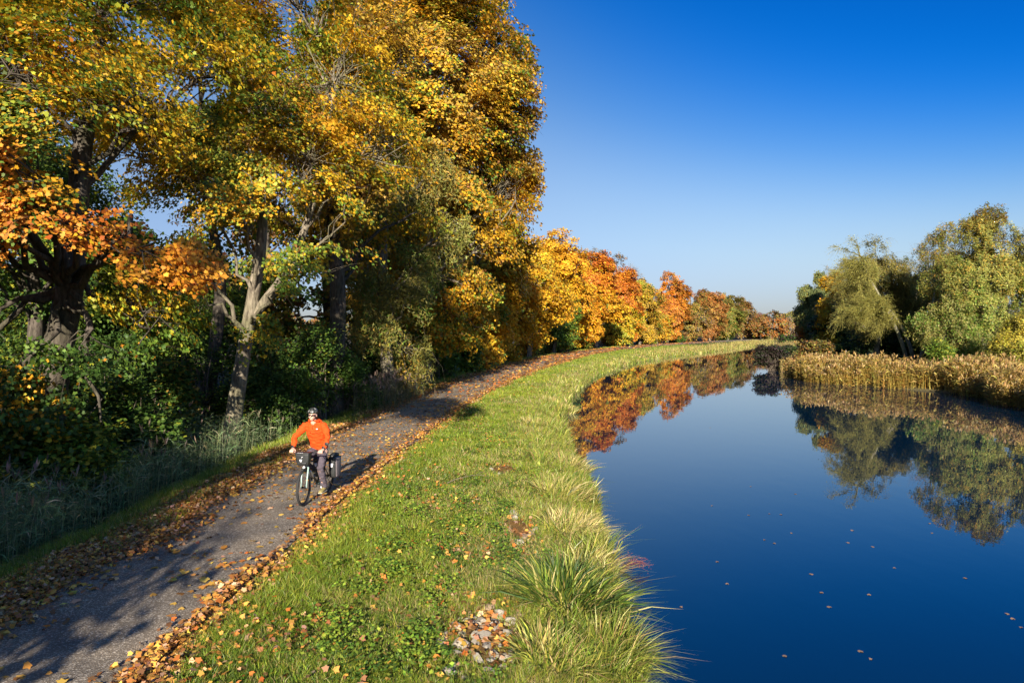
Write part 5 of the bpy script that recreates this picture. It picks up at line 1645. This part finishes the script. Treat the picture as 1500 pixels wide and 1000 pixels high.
tr_ = [loft([(0, .17, 1.03, .155, .11), (0, .19, .95, .165, .125), (0, .20, .89, .14, .11)], 24),
       loft([(.08, .18, .95, .10), (.11, .05, .80, .088), (.125, -.075, .63, .070), (.13, -.02, .50, .068), (.133, .06, .33, .062), (.135, .095, .225, .058)], 18),
       loft([(-.08, .18, .95, .10), (-.12, -.02, .885, .088), (-.145, -.20, .80, .072), (-.145, -.08, .70, .068), (-.14, .10, .60, .062), (-.138, .165, .54, .056)], 18)]
obj('trousers', tr_, K_TROU, per, remesh=.008, sm=3, wr=.009)
for s, az_, fyy in ((1, .145, 0), (-1, .485, .075)):
    obj('shoe', [loft([(s * .132, .145 + fyy, az_ + .045, .036, .05), (s * .132, .10 + fyy, az_ + .05, .040, .055), (s * .133, .03 + fyy, az_ + .028, .044, .038), (s * .135, -.05 + fyy, az_ + .02, .046, .03), (s * .135, -.105 + fyy, az_ + .016, .035, .024)], 16, (1, 0, 0)),
                  loft([(s * .132, .10 + fyy, az_ + .04, .045), (s * .132, .10 + fyy, az_ + .12, .045)], 14)], K_SHOE, per, remesh=.006, sm=3)
    obj('sole', [box((s * .134, .025 + fyy, az_ - .008), (.088, .27, .022), .01)], K_SOLE, per)
# helmet: shell with vents
bm = bmesh.new(); bmesh.ops.create_uvsphere(bm, u_segments=48, v_segments=28, radius=1)
for v in list(bm.verts):
    if v.co.z < -.12: bm.verts.remove(v)
for v in bm.verts:
    a = math.atan2(v.co.x, -v.co.y)
    rib = .055 * math.cos(a * 9) * (1 if .1 < v.co.z < .92 else 0)
    v.co *= 1 + rib
    v.co = Vector((v.co.x * .092, v.co.y * .118, v.co.z * .098)) + Vector((0, -.115, 1.755))
    if v.co.y > -.1: v.co.z -= (v.co.y + .1) * .12
me = bpy.data.meshes.new('helmet'); bm.to_mesh(me); bm.free()
for q in me.polygons: q.use_smooth = True
hl = link('helmet', me, per, K_HELM)
md = hl.modifiers.new('s', 'SOLIDIFY'); md.thickness = .008
obj('strap', [loft([(s * .078, -.12, 1.73, .004), (s * .068, -.145, 1.66, .004), (s * .03, -.175, 1.605, .004), (0, -.18, 1.598, .004)], 6) for s in (-1, 1)], K_BLACK, hl)
gV, gF = [], []
for i in range(17):
    a = -1.25 + 2.5 * i / 16
    for j in range(4):
        hh = (.019 - .005 * abs(math.sin(a)) - (.010 if abs(a) < .1 and j == 0 else 0))
        gV.append((.079 * math.sin(a), -.130 - .098 * math.cos(a) - .004 * (j in (1, 2)), 1.703 + hh * (j / 1.5 - 1)))
for i in range(16):
    for j in range(3):
        q = i * 4 + j; gF.append((q, q + 4, q + 5, q + 1))
sg = obj('sunglasses', [(gV, gF)], K_GLASS, per)
md = sg.modifiers.new('s', 'SOLIDIFY'); md.thickness = .003
obj('frame', [loft([(s * .074, -.16, 1.715, .003), (s * .080, -.11, 1.71, .003)], 6) for s in (-1, 1)], K_WHITE, sg)
